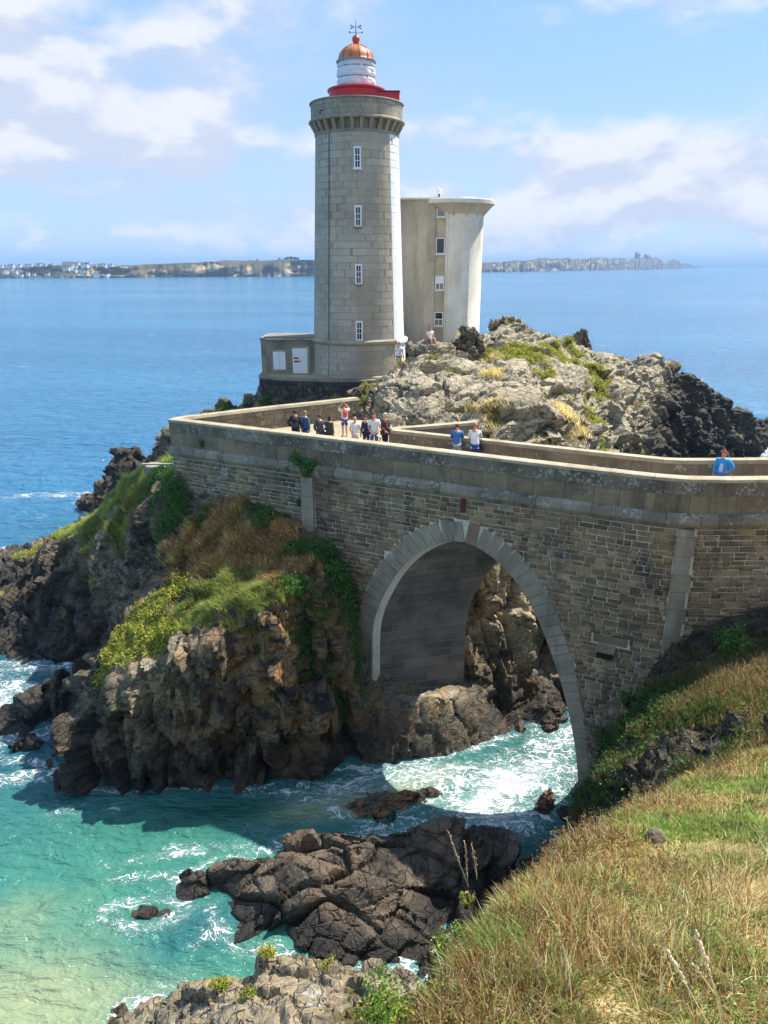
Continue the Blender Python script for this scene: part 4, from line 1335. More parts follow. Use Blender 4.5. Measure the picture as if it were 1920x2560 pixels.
SMAX = 33.0
run_blocks('cornice_block', -0.22, SMAX, 0.75, 1.15, [(0.3, 12.60), (-0.06, 12.60), (-0.20, 12.78), (-0.24, 12.86), (-0.24, 13.06), (-0.05, 13.17), (0.3, 13.17)], M['cornice'], 0.008)
run_blocks('parapet_block', 0.0, SMAX, 0.8, 1.3, [(0.0, 13.172), (0.38, 13.172), (0.38, 13.84), (0.0, 13.84)], M['parapet'], 0.008)
run_blocks('parapet_block', 0.0, SMAX, 0.9, 1.5, [(-0.035, 13.843), (0.38, 13.843), (0.38, 14.32), (-0.035, 14.32)], M['parapet_top'], 0.01)
run_blocks('coping_stone', -0.06, SMAX, 1.0, 1.6, [(-0.05, 14.323), (0.44, 14.323), (0.44, 14.42), (0.40, 14.45), (0.0, 14.45), (-0.05, 14.43)], M['coping'], 0.006)
# far parapet
run_blocks('parapet_block', 10.75, SMAX, 0.75, 1.2, [(2.66, 13.30), (3.03, 13.30), (3.03, 14.30), (2.66, 14.30)], M['inner'], 0.008)
run_blocks('coping_stone', 10.70, SMAX, 1.0, 1.6, [(2.61, 14.303), (3.08, 14.303), (3.08, 14.43), (2.61, 14.45)], M['coping'], 0.006)
run_blocks('cornice_block', 10.7, SMAX, 0.9, 1.3, [(2.6, 12.60), (3.2, 12.66), (3.26, 12.9), (3.26, 13.1), (3.03, 13.295), (2.6, 13.295)], M['cornice'])
# pilasters
z = 9.3
while z < 12.5:
    e = min(z + random.uniform(0.5, 0.7), 12.596)
    prof_block('pilaster_block', 7.56, 8.2, [(0.1, z), (-0.12, z), (-0.12, e - 0.012), (0.1, e - 0.012)], M['dressed'])
    z = e
z = 5.6; k = 0
while z < 12.5:
    e = min(z + random.uniform(0.55, 0.75), 12.596)
    x = 0.10 if k % 2 else 0.0
    prof_block('pilaster_block', 23.46 - x * 0.4, 24.0 + x, [(0.1, z), (-0.10, z), (-0.10, e - 0.012), (0.1, e - 0.012)], M['dressed'])
    z = e; k += 1
# drain: lintel, solid spout coloured black for the shade inside a hollow
prof_block('lintel', 20.9, 22.2, [(0.1, 7.56), (-0.01, 7.56), (-0.01, 7.92), (0.1, 7.92)], M['parapet'])
prof_block('drain_hood', 21.08, 21.80, [(0.1, 7.42), (-0.42, 7.36), (-0.42, 7.44), (0.1, 7.53)], M['parapet'])
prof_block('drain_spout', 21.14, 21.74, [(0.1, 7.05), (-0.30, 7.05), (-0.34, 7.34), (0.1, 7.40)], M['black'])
prof_block('drain_panel', 21.5, 21.72, [(0.1, 4.2), (-0.0, 4.2), (-0.0, 7.03), (0.1, 7.03)], M['cornice'])
prof_block('drain_pipe', 15.22, 15.42, [(0.1, 12.05), (-0.09, 12.05), (-0.12, 12.58), (0.1, 12.58)], M['rust'])

# deck, one slab that widens into the courtyard
pts = [W(s, 0.30, 13.3) for s in (0.1, 4, 8, 12, 16, 20, 22, 23.5, 25, 27, 33)] + [W(s, 2.75, 13.3) for s in (33, 27, 25, 23.5, 22, 20, 16, 12, 10.6)]
pts += [Vector(p) for p in ((1.2, 34.6, 13.3), (2.4, 37.4, 13.3), (0.6, 40.6, 13.3), (-1.4, 41.9, 13.3), (-3.3, 40.4, 13.3), (-5.7, 38.95, 13.3), (-7.8, 37.4, 13.3), (-9.75, 35.95, 13.3))]
bm = bmesh.new()
bm.faces.new([bm.verts.new(bl(p)) for p in pts])
r = bmesh.ops.extrude_face_region(bm, geom=bm.faces[:])
bmesh.ops.translate(bm, verts=[v for v in r['geom'] if isinstance(v, bmesh.types.BMVert)], vec=(0, 0, -0.25))
bmesh.ops.recalc_face_normals(bm, faces=bm.faces[:])
bmesh.ops.triangulate(bm, faces=[f for f in bm.faces if len(f.verts) > 4])
bobj('deck', bm, M['paving'], bridge)

# ---- courtyard back wall
CW = [(-9.95, 35.58), (-9.85, 35.72), (-9.6, 35.95), (-7.74, 37.30), (-5.6, 38.80), (-3.27, 40.25), (-1.40, 41.50)]
_cd = np.concatenate([[0], np.cumsum([math.dist(a, b) for a, b in zip(CW, CW[1:])])])


def C(s, o, z):
    i = min(max(int(np.searchsorted(_cd, s)) - 1, 0), len(CW) - 2)
    a, b = np.array(CW[i]), np.array(CW[i + 1]); d_ = (b - a) / np.linalg.norm(b - a)
    p = a + d_ * (s - _cd[i]); n_ = np.array([-d_[1], d_[0]])
    q = p + n_ * o
    return Vector((q[0], q[1], z))


court = tag(empty('courtyard_wall', tuple(C(5, 0, 13))), 'sunlit rubble wall curving round the back of the bridge courtyard', 'wall')
CO = court.location.copy()
CE = float(_cd[-1])
s = 0.0
for a, b in zip(_cd[:-1], _cd[1:]):
    prof_block('wall_core', a, b, [(0.03, 10.5), (0.42, 10.5), (0.42, 14.32), (0.03, 14.32)], M['mortar'], court, CO, C, gap=0.0)
rects = []
z = 13.25
while z < 14.2:
    hh = random.uniform(0.20, 0.30); hh = min(hh, 14.32 - z)
    s = 0.05
    while s < CE - 0.1:
        e = min(s + random.uniform(0.28, 0.62), CE)
        rects.append((s + 0.012, e - 0.012, z + 0.01, z + hh - 0.012)); s = e
    z += hh
place_blocks(rects, C, M['inner'], court, CO, 'stone', 'stone_courses', 250)
s = 0.0
while s < CE - 0.1:
    e = min(s + random.uniform(0.9, 1.4), CE)
    prof_block('coping_stone', s, e, [(-0.05, 14.323), (0.48, 14.323), (0.48, 14.44), (0.0, 14.45)], M['coping'], court, CO, C, seg=2)
    s = e

# ---- low wall branching towards the outcrop
vw = tag(empty('spur_wall', (0.4, 33.2, 13.3)), 'short low wall splitting off the far parapet towards the outcrop', 'wall')
VO = vw.location.copy()


def Vf(s, o, z):
    d_ = np.array([4.3, 1.7]); d_ /= np.linalg.norm(d_)
    return Vector((0.35 + d_[0] * s - d_[1] * o, 33.25 + d_[1] * s + d_[0] * o, z))


s = 0.0
while s < 4.4:
    e = min(s + random.uniform(0.8, 1.2), 4.5)
    prof_block('parapet_block', s, e, [(0, 12.7), (0.36, 12.7), (0.36, 14.28), (0, 14.28)], M['inner'], vw, VO, Vf)
    prof_block('coping_stone', s, e, [(-0.05, 14.283), (0.42, 14.283), (0.42, 14.41), (-0.05, 14.42)], M['coping'], vw, VO, Vf)
    s = e
# concrete ledge outside the left corner
lg = tag(empty('concrete_ledge', (-12.2, 39.5, 10.6)), 'small grey concrete ledge with a rail beside the bridge left corner', 'ledge')
box_obj('slab', -0.9, 0.9, -0.5, 0.6, 0.0, 0.5, M['annex'], lg, 0.03)
box_obj('rail', -0.95, 0.95, -0.56, -0.44, 0.62, 0.70, M['pale_pipe'], lg, 0.01)
for xx in (-0.8, 0.0, 0.8):
    box_obj('post', xx - 0.04, xx + 0.04, -0.54, -0.46, 0.48, 0.63, M['pale_pipe'], lg)

# ------------------------------------------------------------------ lighthouse
LX, LY, LB = -1.68, 51.0, 14.6
lh = tag(empty('lighthouse', (LX, LY, LB)), 'tall round grey granite lighthouse with red gallery base and orange dome', 'lighthouse')
FRONT = math.atan2(-LY, -LX)            # direction from the tower to the viewer


def tower_r(z):
    return float(np.interp(z, [14.0, 16.75, 17.0, 29.4], [3.15, 3.10, 3.02, 2.57]))


def ZR(z):
    """heights of the gallery and lantern"""
    return float(np.interp(z, [0, 28.6, 29.28, 30.2, 31.4, 31.97, 33.52, 33.66, 34.5, 35.03, 37.0], [0, 28.6, 29.02, 29.82, 30.86, 31.64, 33.10, 33.20, 34.07, 34.57, 36.5]))


def P(a, r, z):
    """azimuth a measured from the viewer's side, positive to the right"""
    t = FRONT + a
    return Vector((r * math.cos(t), r * math.sin(t), ZR(z) - LB))


bm = bmesh.new()
bm_lathe(bm, [(tower_r(z) - 0.012, z - LB) for z in (14.0, 16.75, 17.0, 20, 24, 28, 29.2)], 72)
bobj('tower_core', bm, M['tower_joint'], lh, True)


def curved_block(a0, a1, z0, z1, th=0.05, seg=3, proud=0.0):
    V, n = [], seg + 1
    ch = 0.012
    for z in (z0, z1):
        for i in range(n):
            a = a0 + (a1 - a0) * i / seg
            V.append(P(a, tower_r(z) - th, z))
    for z in (z0 + ch, z1 - ch):
        for i in range(n):
            a = a0 + (a1 - a0) * i / seg
            e = 0.004 if i == 0 else (-0.004 if i == seg else 0)
            V.append(P(a + e, tower_r(z) + proud, z))
    F = []
    o = 2 * n
    for i in range(seg):
        F.append((o + i, o + i + 1, o + n + i + 1, o + n + i))
        F.append((i, i + 1, o + i + 1, o + i)); F.append((o + n + i, o + n + i + 1, n + i + 1, n + i))
    F.append((0, o, o + n, n)); F.append((seg, n + seg, o + n + seg, o + seg))
    return V, F


WINZ = [27.6, 24.35, 21.0, 17.6]
blocks = []
z = 14.62; row = 0
while z < 29.25:
    hh = 0.42 if z < 16.4 else 0.425
    if 16.4 < z < 16.95:
        z = 16.98; continue
    z1 = min(z + hh, 16.66 if z < 16.7 else 29.30)
    nb = 20
    for i in range(nb):
        a0 = (i + (0.5 if row % 2 else 0) + random.uniform(-0.12, 0.12)) * 2 * math.pi / nb - math.pi
        blocks.append([a0, a0 + 2 * math.pi / nb, z, z1, row])
    z = z1; row += 1
PA0, PA1 = math.radians(49), math.radians(138)
jv, jf, jr, jv2, jf2 = [], [], [], [], []
for a0, a1, z0, z1, row in blocks:
    g = 0.012 / 3
    am = (a0 + a1) / 2
    while am > math.pi: am -= 2 * math.pi; a0 -= 2 * math.pi; a1 -= 2 * math.pi
    for k, (b0, b1, painted) in enumerate(((a0, min(a1, PA0), False), (max(a0, PA0), min(a1, PA1), True), (max(a0, PA1), a1, False))):
        if z0 < 15.2 and painted:
            painted = False
        if b1 - b0 < 0.03 or (k == 0 and a0 >= PA0) or (k == 2 and a1 <= PA1):
            continue
        V, F = curved_block(b0 + g, b1 - g, z0 + 0.007, z1 - 0.007, proud=random.uniform(-0.003, 0.004))
        if abs((b0 + b1) / 2) < math.radians(95):
            mobj('granite_block', V, F, M['white_paint'] if painted else M['tower'], lh)
        else:
            tv, tf = (jv2, jf2) if painted else (jv, jf)
            b = len(tv); tv += [tuple(v) for v in V]; tf += [tuple(q + b for q in f) for f in F]
            if not painted: jr += [random.random()] * len(V)
tag(link('granite_courses', fast_mesh('granite_courses', jv, [np.array(jf)], {'rnd': np.array(jr)}), M['tower'], lh), kind='stuff')
tag(link('painted_courses', fast_mesh('painted_courses', jv2, [np.array(jf2)]), M['white_paint'], lh), kind='stuff')


def ring(name, prof, mat, parent=lh, seg=72, smooth=False, a0=0.0, a1=2 * math.pi):
    bm = bmesh.new()
    bm_lathe(bm, [(r, ZR(z) - LB) for r, z in prof], seg, a0=FRONT + a0, a1=FRONT + a1)
    bmesh.ops.recalc_face_normals(bm, faces=bm.faces[:])
    return bobj(name, bm, mat, parent, smooth)


ring('paint_ground', [(tower_r(z) - 0.006, z) for z in (15.32, 16.7, 17.0, 20, 24, 29.28)], M['white_paint'], a0=PA0, a1=PA1, seg=24)
ring('string_course', [(3.0, 16.66), (3.17, 16.69), (3.24, 16.78), (3.24, 16.90), (3.10, 16.99), (2.95, 17.0)], M['tower_dark'])
ring('painted_band', [(3.26, 16.70), (3.265, 16.9), (3.12, 17.0)], M['white_paint'], a0=PA0, a1=PA1, seg=20)
ring('plinth', [(3.16, 14.4), (3.34, 14.5), (3.34, 14.68), (3.2, 14.74)], M['tower_dark'])
ring('corbel_collar', [(2.55, 29.28), (2.62, 29.30), (2.64, 29.42), (2.5, 29.5)], M['tower_dark'])
# corbels
prof = [(2.45, 29.44), (2.62, 29.44), (2.67, 29.62), (2.71, 29.64), (2.78, 29.84), (2.82, 29.86), (2.89, 30.10), (2.45, 30.10)]
for i in range(30):
    a = (i + 0.5) * 2 * math.pi / 30
    V = []
    for da in (-0.040, 0.040):
        V += [P(a + da * 2.6 / max(r, 2.5), r, z) for r, z in prof]
    n = len(prof)
    F = [tuple(range(n)), tuple(range(n, 2 * n))[::-1]] + [(i2, (i2 + 1) % n, n + (i2 + 1) % n, n + i2)[::-1] for i2 in range(n)]
    mobj('corbel', V, F, M['tower_dark'], lh)
ring('gallery_underside', [(2.45, 29.45), (2.5, 30.08), (2.90, 30.10)], M['tower_dark'])
ring('gallery_moulding', [(2.84, 30.10), (2.94, 30.10), (2.98, 30.16), (2.96, 30.24), (2.87, 30.30), (2.74, 30.3)], M['tower_dark'])
# gallery parapet of three courses of blocks
for (z0, z1, r) in ((30.30, 30.66, 2.83), (30.66, 31.02, 2.82), (31.02, 31.30, 2.83)):
    nb = 26
    off = random.random()
    for i in range(nb):
        a0 = (i + off) * 2 * math.pi / nb; a1 = a0 + 2 * math.pi / nb
        V = []
        for rr in (r - 0.24, r):
            for z in (z0 + 0.006, z1 - 0.006):
                for q in (a0 + 0.003, (a0 + a1) / 2, a1 - 0.003):
                    V.append(P(q, rr, z))
        F = [(6, 7, 10, 9), (7, 8, 11, 10), (1, 0, 3, 4), (2, 1, 4, 5), (9, 10, 4, 3), (10, 11, 5, 4), (0, 1, 7, 6), (1, 2, 8, 7), (6, 9, 3, 0), (8, 2, 5, 11)]
        mobj('parapet_block', V, F, M['tower_dark'], lh)
ring('gallery_rim', [(2.56, 31.30), (2.88, 31.30), (2.91, 31.34), (2.89, 31.40), (2.56, 31.40), (2.54, 31.3)], M['tower_dark'])
ring('gallery_floor', [(0.02, 30.9), (2.65, 30.9)], M['roof'])
# windows
for wz in WINZ:
    a = math.radians(0.3); rf = tower_r(wz)
    Mx = Matrix.Translation(P(a, rf + 0.0, wz)) @ Matrix.Rotation(FRONT + a + math.pi / 2, 4, 'Z') @ Matrix.Rotation(math.radians(-2.3), 4, 'X')
    wo = link('window', None, None, lh); wo.matrix_local = Mx
    wd, hg = 0.22, 0.60
    bm = bmesh.new()
    for args in ((-wd, -wd + 0.09, -0.06, 0.2, -hg, hg), (wd - 0.09, wd, -0.06, 0.2, -hg, hg), (-wd + 0.09, wd - 0.09, -0.055, 0.2, hg - 0.11, hg), (-wd + 0.09, wd - 0.09, -0.055, 0.2, -hg, -hg + 0.07)):
        bm_box(bm, *args)
    bobj('frame', bm, M['white'], wo)
    bm = bmesh.new()
    bm_box(bm, -wd + 0.09, wd - 0.09, -0.03, 0.0, 0.12, 0.155); bm_box(bm, -wd + 0.09, wd - 0.09, -0.03, 0.0, -0.19, -0.155); bm_box(bm, -0.014, 0.014, -0.028, 0.0, -hg + 0.07, hg - 0.11)
    bobj('glazing_bar', bm, M['white'], wo)
    for (q0, q1) in ((-hg + 0.07, -0.19), (-0.155, 0.12), (0.155, hg - 0.11)):
        box_obj('pane', -wd + 0.09, wd - 0.09, -0.012, 0.01, q0, q1, M['dark_glass'], wo)
    box_obj('sill', -wd - 0.05, wd + 0.05, -0.12, 0.1, -hg - 0.08, -hg - 0.002, M['tower_dark'] if wz < 26 else M['white'], wo, 0.01)
# conductor and lower pipe
ac = -math.radians(39.5)
tube_obj('conductor_cable', [P(ac, tower_r(z) + 0.03, z) for z in np.linspace(17.0, 29.4, 14)], 0.022, M['iron'], lh)
tube_obj('drain_pipe', [P(ac, tower_r(z) + 0.04, z) for z in (14.7, 15.5, 16.6)], 0.035, M['pale_pipe'], lh)
# little iron bracket on the parapet
ab = math.radians(-45)
tube_obj('iron_bracket', [P(ab, 2.86, 30.62), P(ab, 3.06, 30.62), P(ab, 3.06, 30.38)], 0.035, M['iron'], lh, 5)
# red base, red box, lantern
ring('red_base', [(0.1, 31.2), (1.66, 31.2), (1.68, 31.86), (1.78, 31.90), (1.78, 31.97), (1.60, 31.99), (0.1, 32.0)], M['red'])
rx = link('red_cabin', None, None, lh)
rx.matrix_local = Matrix.Translation(P(math.radians(72), 1.95, 31.3)) @ Matrix.Rotation(FRONT + math.pi / 2, 4, 'Z')
box_obj('cabin_body', -1.2, 0.72, -0.55, 0.6, 0.0, 0.60, M['red'], rx, 0.02)
box_obj('cabin_roof', -1.2, 0.76, -0.60, 0.64, 0.602, 0.66, plain('dark_red_roof', lin_rgb(70, 60, 62), 0.6), rx, 0.01)
# wrapped lantern
bm = bmesh.new()
segs = 40; zs_ = np.linspace(31.99, 33.52, 30); rings_ = []
for z in zs_:
    row_ = []
    for i in range(segs):
        a = 2 * math.pi * i / segs
        pin = sum(0.10 * math.exp(-((z - q) / 0.05) ** 2) for q in (32.10, 32.62, 33.22))
        r = 1.16 - pin + 0.03 * math.sin(9 * a + 5 * z) * math.sin(4.5 * (z - 31.9)) + 0.025 * math.sin(17 * a + 2.0 * z)
        if z > 33.4: r = min(r, 1.10)
        row_.append(bm.verts.new((r * math.cos(a), r * math.sin(a), ZR(z) - LB)))
    rings_.append(row_)
for a_, b_ in zip(rings_, rings_[1:]):
    for i in range(segs):
        bm.faces.new((a_[i], a_[(i + 1) % segs], b_[(i + 1) % segs], b_[i]))
lant = bobj('wrapped_lantern', bm, M['tarp'], lh, True)
for q in (32.10, 32.62, 33.22):
    bm = bmesh.new()
    bmesh.ops.create_cone(bm, segments=40, radius1=1.09, radius2=1.09, depth=0.035, cap_ends=False)
    o = bobj('rope', bm, M['iron'], lant); o.location = (0, 0, ZR(q) - LB)
ring('lantern_rim', [(0.9, 33.50), (1.20, 33.52), (1.22, 33.62), (1.06, 33.66), (0.9, 33.66)], plain('grey_rim_metal', (0.30, 0.31, 0.34), 0.5))
ring('dome', [(1.10, 33.66)] + [(1.06 * math.cos(t), 33.68 + 0.82 * math.sin(t)) for t in np.linspace(0, math.pi / 2 - 0.16, 10)], M['copper'], smooth=True)
for i in range(12):
    a = 2 * math.pi * (i + 0.4) / 12
    tube_obj('dome_rib', [P(a, 1.075 * math.cos(t), 33.68 + 0.835 * math.sin(t)) for t in np.linspace(0, math.pi / 2 - 0.16, 7)], 0.022, M['copper_dark'], lh, 5)
ring('finial_neck', [(0.24, 34.46), (0.17, 34.55), (0.20, 34.58), (0.15, 34.62), (0.15, 34.66)], M['ball'], smooth=True)
bm = bmesh.new(); bmesh.ops.create_uvsphere(bm, u_segments=20, v_segments=12, radius=0.235)
o = bobj('finial_ball', bm, M['ball'], lh, True); o.location = P(0, 0, 34.80)
vane = link('weather_vane', None, None, lh); vane.matrix_local = Matrix.Translation(P(0, 0, 35.0)) @ Matrix.Rotation(FRONT + math.pi / 2, 4, 'Z') @ Matrix.Diagonal((0.95, 0.95, 0.68, 1))
tube_obj('spindle', [(0, 0, 0), (0, 0, 0.7), (0, 0, 1.35)], [0.03, 0.022, 0.008], M['iron'], vane)
tube_obj('cross_arm', [(-0.38, 0, 0.24), (0.38, 0, 0.24)], 0.016, M['iron'], vane)
tube_obj('cross_arm', [(0, -0.38, 0.24), (0, 0.38, 0.24)], 0.016, M['iron'], vane)
for x in (-0.38, 0.38):
    box_obj('compass_letter', x - 0.04, x + 0.04, -0.01, 0.01, 0.19, 0.33, M['iron'], vane)
tube_obj('arrow', [(-0.34, 0, 0.66), (0.34, 0, 0.70)], 0.012, M['iron'], vane)
for sx in (-1, 1):
    for sz in (-1, 1):
        mobj('vane_blade', [(sx * 0.08, 0, 0.68), (sx * 0.33, 0.004, 0.68 + sz * 0.17), (sx * 0.36, 0, 0.68 + sz * 0.08), (sx * 0.33, -0.004, 0.68 + sz * 0.17)], [(0, 1, 2), (0, 2, 3)], M['iron'], vane)

# ------------------------------------------------------------------ keeper's annex
ax = tag(empty('annex_building', (-6.2, 50, LB)), 'small flat roofed grey annex with white door beside the lighthouse', 'building')
bm = bmesh.new(); bm_box(bm, -1.92, 2.6, 0, 3.4, -0.05, 2.22)
bobj('wall', bm, M['annex'], ax)
box_obj('roof', -2.02, 2.7, -0.10, 3.5, 2.222, 2.36, M['tower_dark'], ax, 0.02)
box_obj('roof_felt', -1.8, 2.5, 0.1, 3.3, 2.362, 2.42, M['roof'], ax, 0.02)
box_obj('plinth', -1.96, 2.6, -0.05, 3.44, -0.06, 0.12, M['tower_dark'], ax)
box_obj('corner_quoin', -1.95, -1.65, -0.03, 0.3, 0.125, 2.21, M['tower_dark'], ax)
win = link('window', None, None, ax)
box_obj('surround', -1.30, -0.24, -0.02, 0.1, 0.16, 1.62, M['tower_dark'], win)
for x0 in (-1.18, -0.765):
    sh = box_obj('shutter', x0, x0 + 0.405, -0.07, -0.022, 0.30, 1.48, M['white'], win, 0.008)
    for zb in (0.42, 1.30):
        box_obj('batten', x0 + 0.03, x0 + 0.375, -0.085, -0.071, zb, zb + 0.07, M['white'], sh)
door = link('door', None, None, ax)
box_obj('door_frame', -0.02, 1.24, -0.04, 0.05, 0.0, 1.86, M['tower_dark'], door)
lf = box_obj('door_leaf', 0.12, 1.10, -0.065, -0.042, 0.05, 1.70, M['white'], door, 0.006)
for (x0, x1, z0, z1) in ((0.2, 0.56, 0.15, 0.75), (0.66, 1.02, 0.15, 0.75), (0.2, 0.56, 0.85, 1.6), (0.66, 1.02, 0.85, 1.6)):
    box_obj('door_panel', x0, x1, -0.078, -0.066, z0, z1, M['white'], lf, 0.006)
sg = box_obj('notice', 0.20, 0.52, -0.088, -0.079, 0.78, 1.12, M['red'], lf)
box_obj('notice_band', 0.22, 0.50, -0.094, -0.089, 0.90, 1.0, M['white'], sg)
box_obj('handle', 0.60, 0.64, -0.12, -0.066, 0.80, 0.92, M['iron'], lf)

# ------------------------------------------------------------------ terrace with its retaining wall
TP = [(-8.35, 53.6), (-8.3, 49.6), (-8.05, 48.95), (-7.3, 48.35), (-6.0, 47.85), (-4.5, 47.55), (-3.0, 47.35), (-1.4, 47.25), (0.0, 47.5), (1.0, 48.2), (1.9, 49.6), (2.2, 52)]
terr = tag(empty('terrace_wall', (-4, 48, 13)), 'dark curved retaining wall and terrace under the lighthouse', 'wall')
TO = terr.location.copy()
_td = np.concatenate([[0], np.cumsum([math.dist(a, b) for a, b in zip(TP, TP[1:])])])


def Tf(s, o, z):
    i = min(max(int(np.searchsorted(_td, s)) - 1, 0), len(TP) - 2)
    a, b = np.array(TP[i]), np.array(TP[i + 1]); d_ = (b - a) / np.linalg.norm(b - a)
    q = a + d_ * (s - _td[i]) + np.array([-d_[1], d_[0]]) * o
    return Vector((q[0], q[1], z))


for a, b in zip(_td[:-1], _td[1:]):
    prof_block('wall_core', a, b, [(0.03, 11.4), (0.4, 11.4), (0.4, 14.46), (0.03, 14.46)], M['retaining'], terr, TO, Tf, gap=0.0)
rects = []
z = 11.6
while z < 14.36:
    hh = min(random.uniform(0.26, 0.36), 14.46 - z)
    s = 0.0
    while s < _td[-1] - 0.1:
        e = min(s + random.uniform(0.4, 0.8), _td[-1])
        rects.append((s + 0.012, e - 0.012, z + 0.012, z + hh - 0.012)); s = e
    z += hh
place_blocks(rects, Tf, M['retaining'], terr, TO, 'stone', 'stone_courses', 220)
s = 0.0
while s < _td[-1] - 0.1:
    e = min(s + random.uniform(0.9, 1.3), _td[-1])
    prof_block('coping_stone', s, e, [(-0.06, 14.463), (0.46, 14.463), (0.46, 14.585), (-0.04, 14.585)], M['annex'], terr, TO, Tf, seg=2)
    s = e
bm = bmesh.new()
f = bm.faces.new([bm.verts.new((x - TO.x, y - TO.y, 14.57 - TO.z)) for x, y in TP + [(2.2, 55), (-8.35, 55)]])
bmesh.ops.triangulate(bm, faces=[f])
bobj('terrace_floor', bm, M['paving'], terr)

# ------------------------------------------------------------------ radar tower
RX, RY, RB = 5.1, 57.6, 15.4
rt = tag(empty('radar_tower', (RX, RY, RB)), 'cream concrete round control tower with overhanging flat canopy behind the lighthouse', 'tower')


def rl(x, y, z):
    return (x - RX, y - RY, z - RB)


CR = 2.10
bm = bmesh.new(); bm_lathe(bm, [(CR + 0.06, 0), (CR + 0.06, 0.9), (CR, 0.95), (CR, 9.75)], 64)
bobj('round_shaft', bm, M['concrete'], rt, True)
bm = bmesh.new()
pts2 = [(-4.6, 0.6), (-4.4, -0.8), (-3.9, -1.35), (-3.0, -1.90), (-2.2, -2.06), (-1.50, -2.09), (-1.50, 2.0), (-4.6, 2.0)]
lo = [bm.verts.new((x, y, 0)) for x, y in pts2]; hi = [bm.verts.new((x, y, 10.45)) for x, y in pts2]
for i in range(len(pts2)):
    j = (i + 1) % len(pts2)
    bm.faces.new((lo[i], lo[j], hi[j], hi[i]))
bm.faces.new(hi); bmesh.ops.recalc_face_normals(bm, faces=bm.faces[:])
bobj('stair_wing', bm, M['concrete_beige'], rt)
bm = bmesh.new(); bm_box(bm, -4.65, -1.0, -2.13, 2.05, 10.452, 10.56)
bobj('wing_roof', bm, M['concrete'], rt)
# window bay between wing and shaft
box_obj('bay_panel', -1.495, -0.76, -1.99, 0.5, 0.0, 10.0, M['concrete_rust'], rt)
box_obj('bay_jamb', -0.758, -0.62, -2.06, -1.0, 0.0, 10.0, M['concrete'], rt)


def rwin(z0, z1, glass, split=0):
    wo = link('window', None, None, rt)
    x0, x1, y = -1.43, -0.80, -2.04
    z0 -= RB; z1 -= RB
    bm = bmesh.new()
    for a in ((x0, x0 + 0.06, y, y + 0.1, z0, z1), (x1 - 0.06, x1, y, y + 0.1, z0, z1), (x0 + 0.06, x1 - 0.06, y + 0.002, y + 0.1, z0, z0 + 0.07), (x0 + 0.06, x1 - 0.06, y + 0.002, y + 0.1, z1 - 0.06, z1)):
        bm_box(bm, *a)
    bobj('frame', bm, M['white'], wo)
    zz = np.linspace(z0 + 0.07, z1 - 0.06, split + 2)
    for i in range(split + 1):
        box_obj('pane', x0 + 0.06, x1 - 0.06, y + 0.04, y + 0.06, zz[i], zz[i + 1] - 0.01, glass[i % len(glass)], wo)
    if split:
        box_obj('transom', x0 + 0.06, x1 - 0.06, y + 0.01, y + 0.07, zz[1] - 0.035, zz[1] + 0.02, M['white'], wo)
        box_obj('mullion', (x0 + x1) / 2 - 0.02, (x0 + x1) / 2 + 0.02, y + 0.015, y + 0.07, z0 + 0.07, zz[1] - 0.04, M['white'], wo)
    box_obj('sill', x0 - 0.05, x1 + 0.04, y - 0.08, y + 0.05, z0 - 0.08, z0 - 0.003, M['concrete'], wo)


rwin(24.72, 25.42, [M['grey_glass']])
rwin(22.28, 23.36, [M['dark_glass']])
rwin(19.82, 20.80, [M['grey_glass'], M['white']], 1)
rwin(17.30, 18.30, [M['grey_glass'], M['dark_glass']], 1)
# canopy: faceted inverted cone and slab
bm = bmesh.new()
seg = 14
prof = [(CR - 0.15, 9.52), (CR + 0.03, 9.54), (2.76, 10.14), (2.84, 10.20)]
rg = []
for r, z in prof:
    rg.append([bm.verts.new((r * math.cos(2 * math.pi * i / seg + 0.1), r * math.sin(2 * math.pi * i / seg + 0.1), z)) for i in range(seg)])
for a_, b_ in zip(rg, rg[1:]):
    for i in range(seg):
        bm.faces.new((a_[i], a_[(i + 1) % seg], b_[(i + 1) % seg], b_[i]))
bobj('canopy_soffit', bm, M['concrete_beige'], rt)  # darker concrete puts the shade under the canopy into the colour
bm = bmesh.new(); bm_lathe(bm, [(2.80, 10.20), (2.88, 10.22), (2.88, 10.46), (2.84, 10.50), (0.02, 10.56)], 56)
bobj('canopy_slab', bm, M['concrete'], rt)
for i in range(seg):
    a = 2 * math.pi * i / seg + 0.1
    tube_obj('canopy_rib', [((CR + 0.0) * math.cos(a), (CR + 0.0) * math.sin(a), 9.35), ((CR + 0.03) * math.cos(a), (CR + 0.03) * math.sin(a), 9.54), (2.74 * math.cos(a), 2.74 * math.sin(a), 10.19)], 0.05, M['concrete_beige'], rt, 5)
box_obj('roof_hatch', 0.4, 1.5, -1.0, 0.2, 10.5, 10.72, M['white'], rt, 0.02)
box_obj('roof_upstand', -2.2, -0.7, -0.9, 0.9, 10.5, 10.70, M['concrete'], rt, 0.02)
camd = link('camera_dome', None, None, rt); camd.location = (-1.2, -0.8, 10.70)
tube_obj('post', [(0, 0, 0), (0, 0, 0.25)], 0.06, M['rust'], camd)
bm = bmesh.new(); bm_lathe(bm, [(0.05, 0.22), (0.17, 0.26), (0.20, 0.38), (0.15, 0.50), (0.05, 0.58), (0.01, 0.62)], 14)
bobj('dome_housing', bm, M['white'], camd, True)
ant = link('antenna', None, None, rt); ant.location = (-2.4, -0.8, 10.6)
tube_obj('mast', [(0, 0, 0), (0, 0, 0.45)], 0.025, M['white'], ant)
tube_obj('antenna_arm', [(0, 0, 0.4), (-0.18, 0, 0.42), (-0.2, 0, 0.25)], 0.035, M['white'], ant)

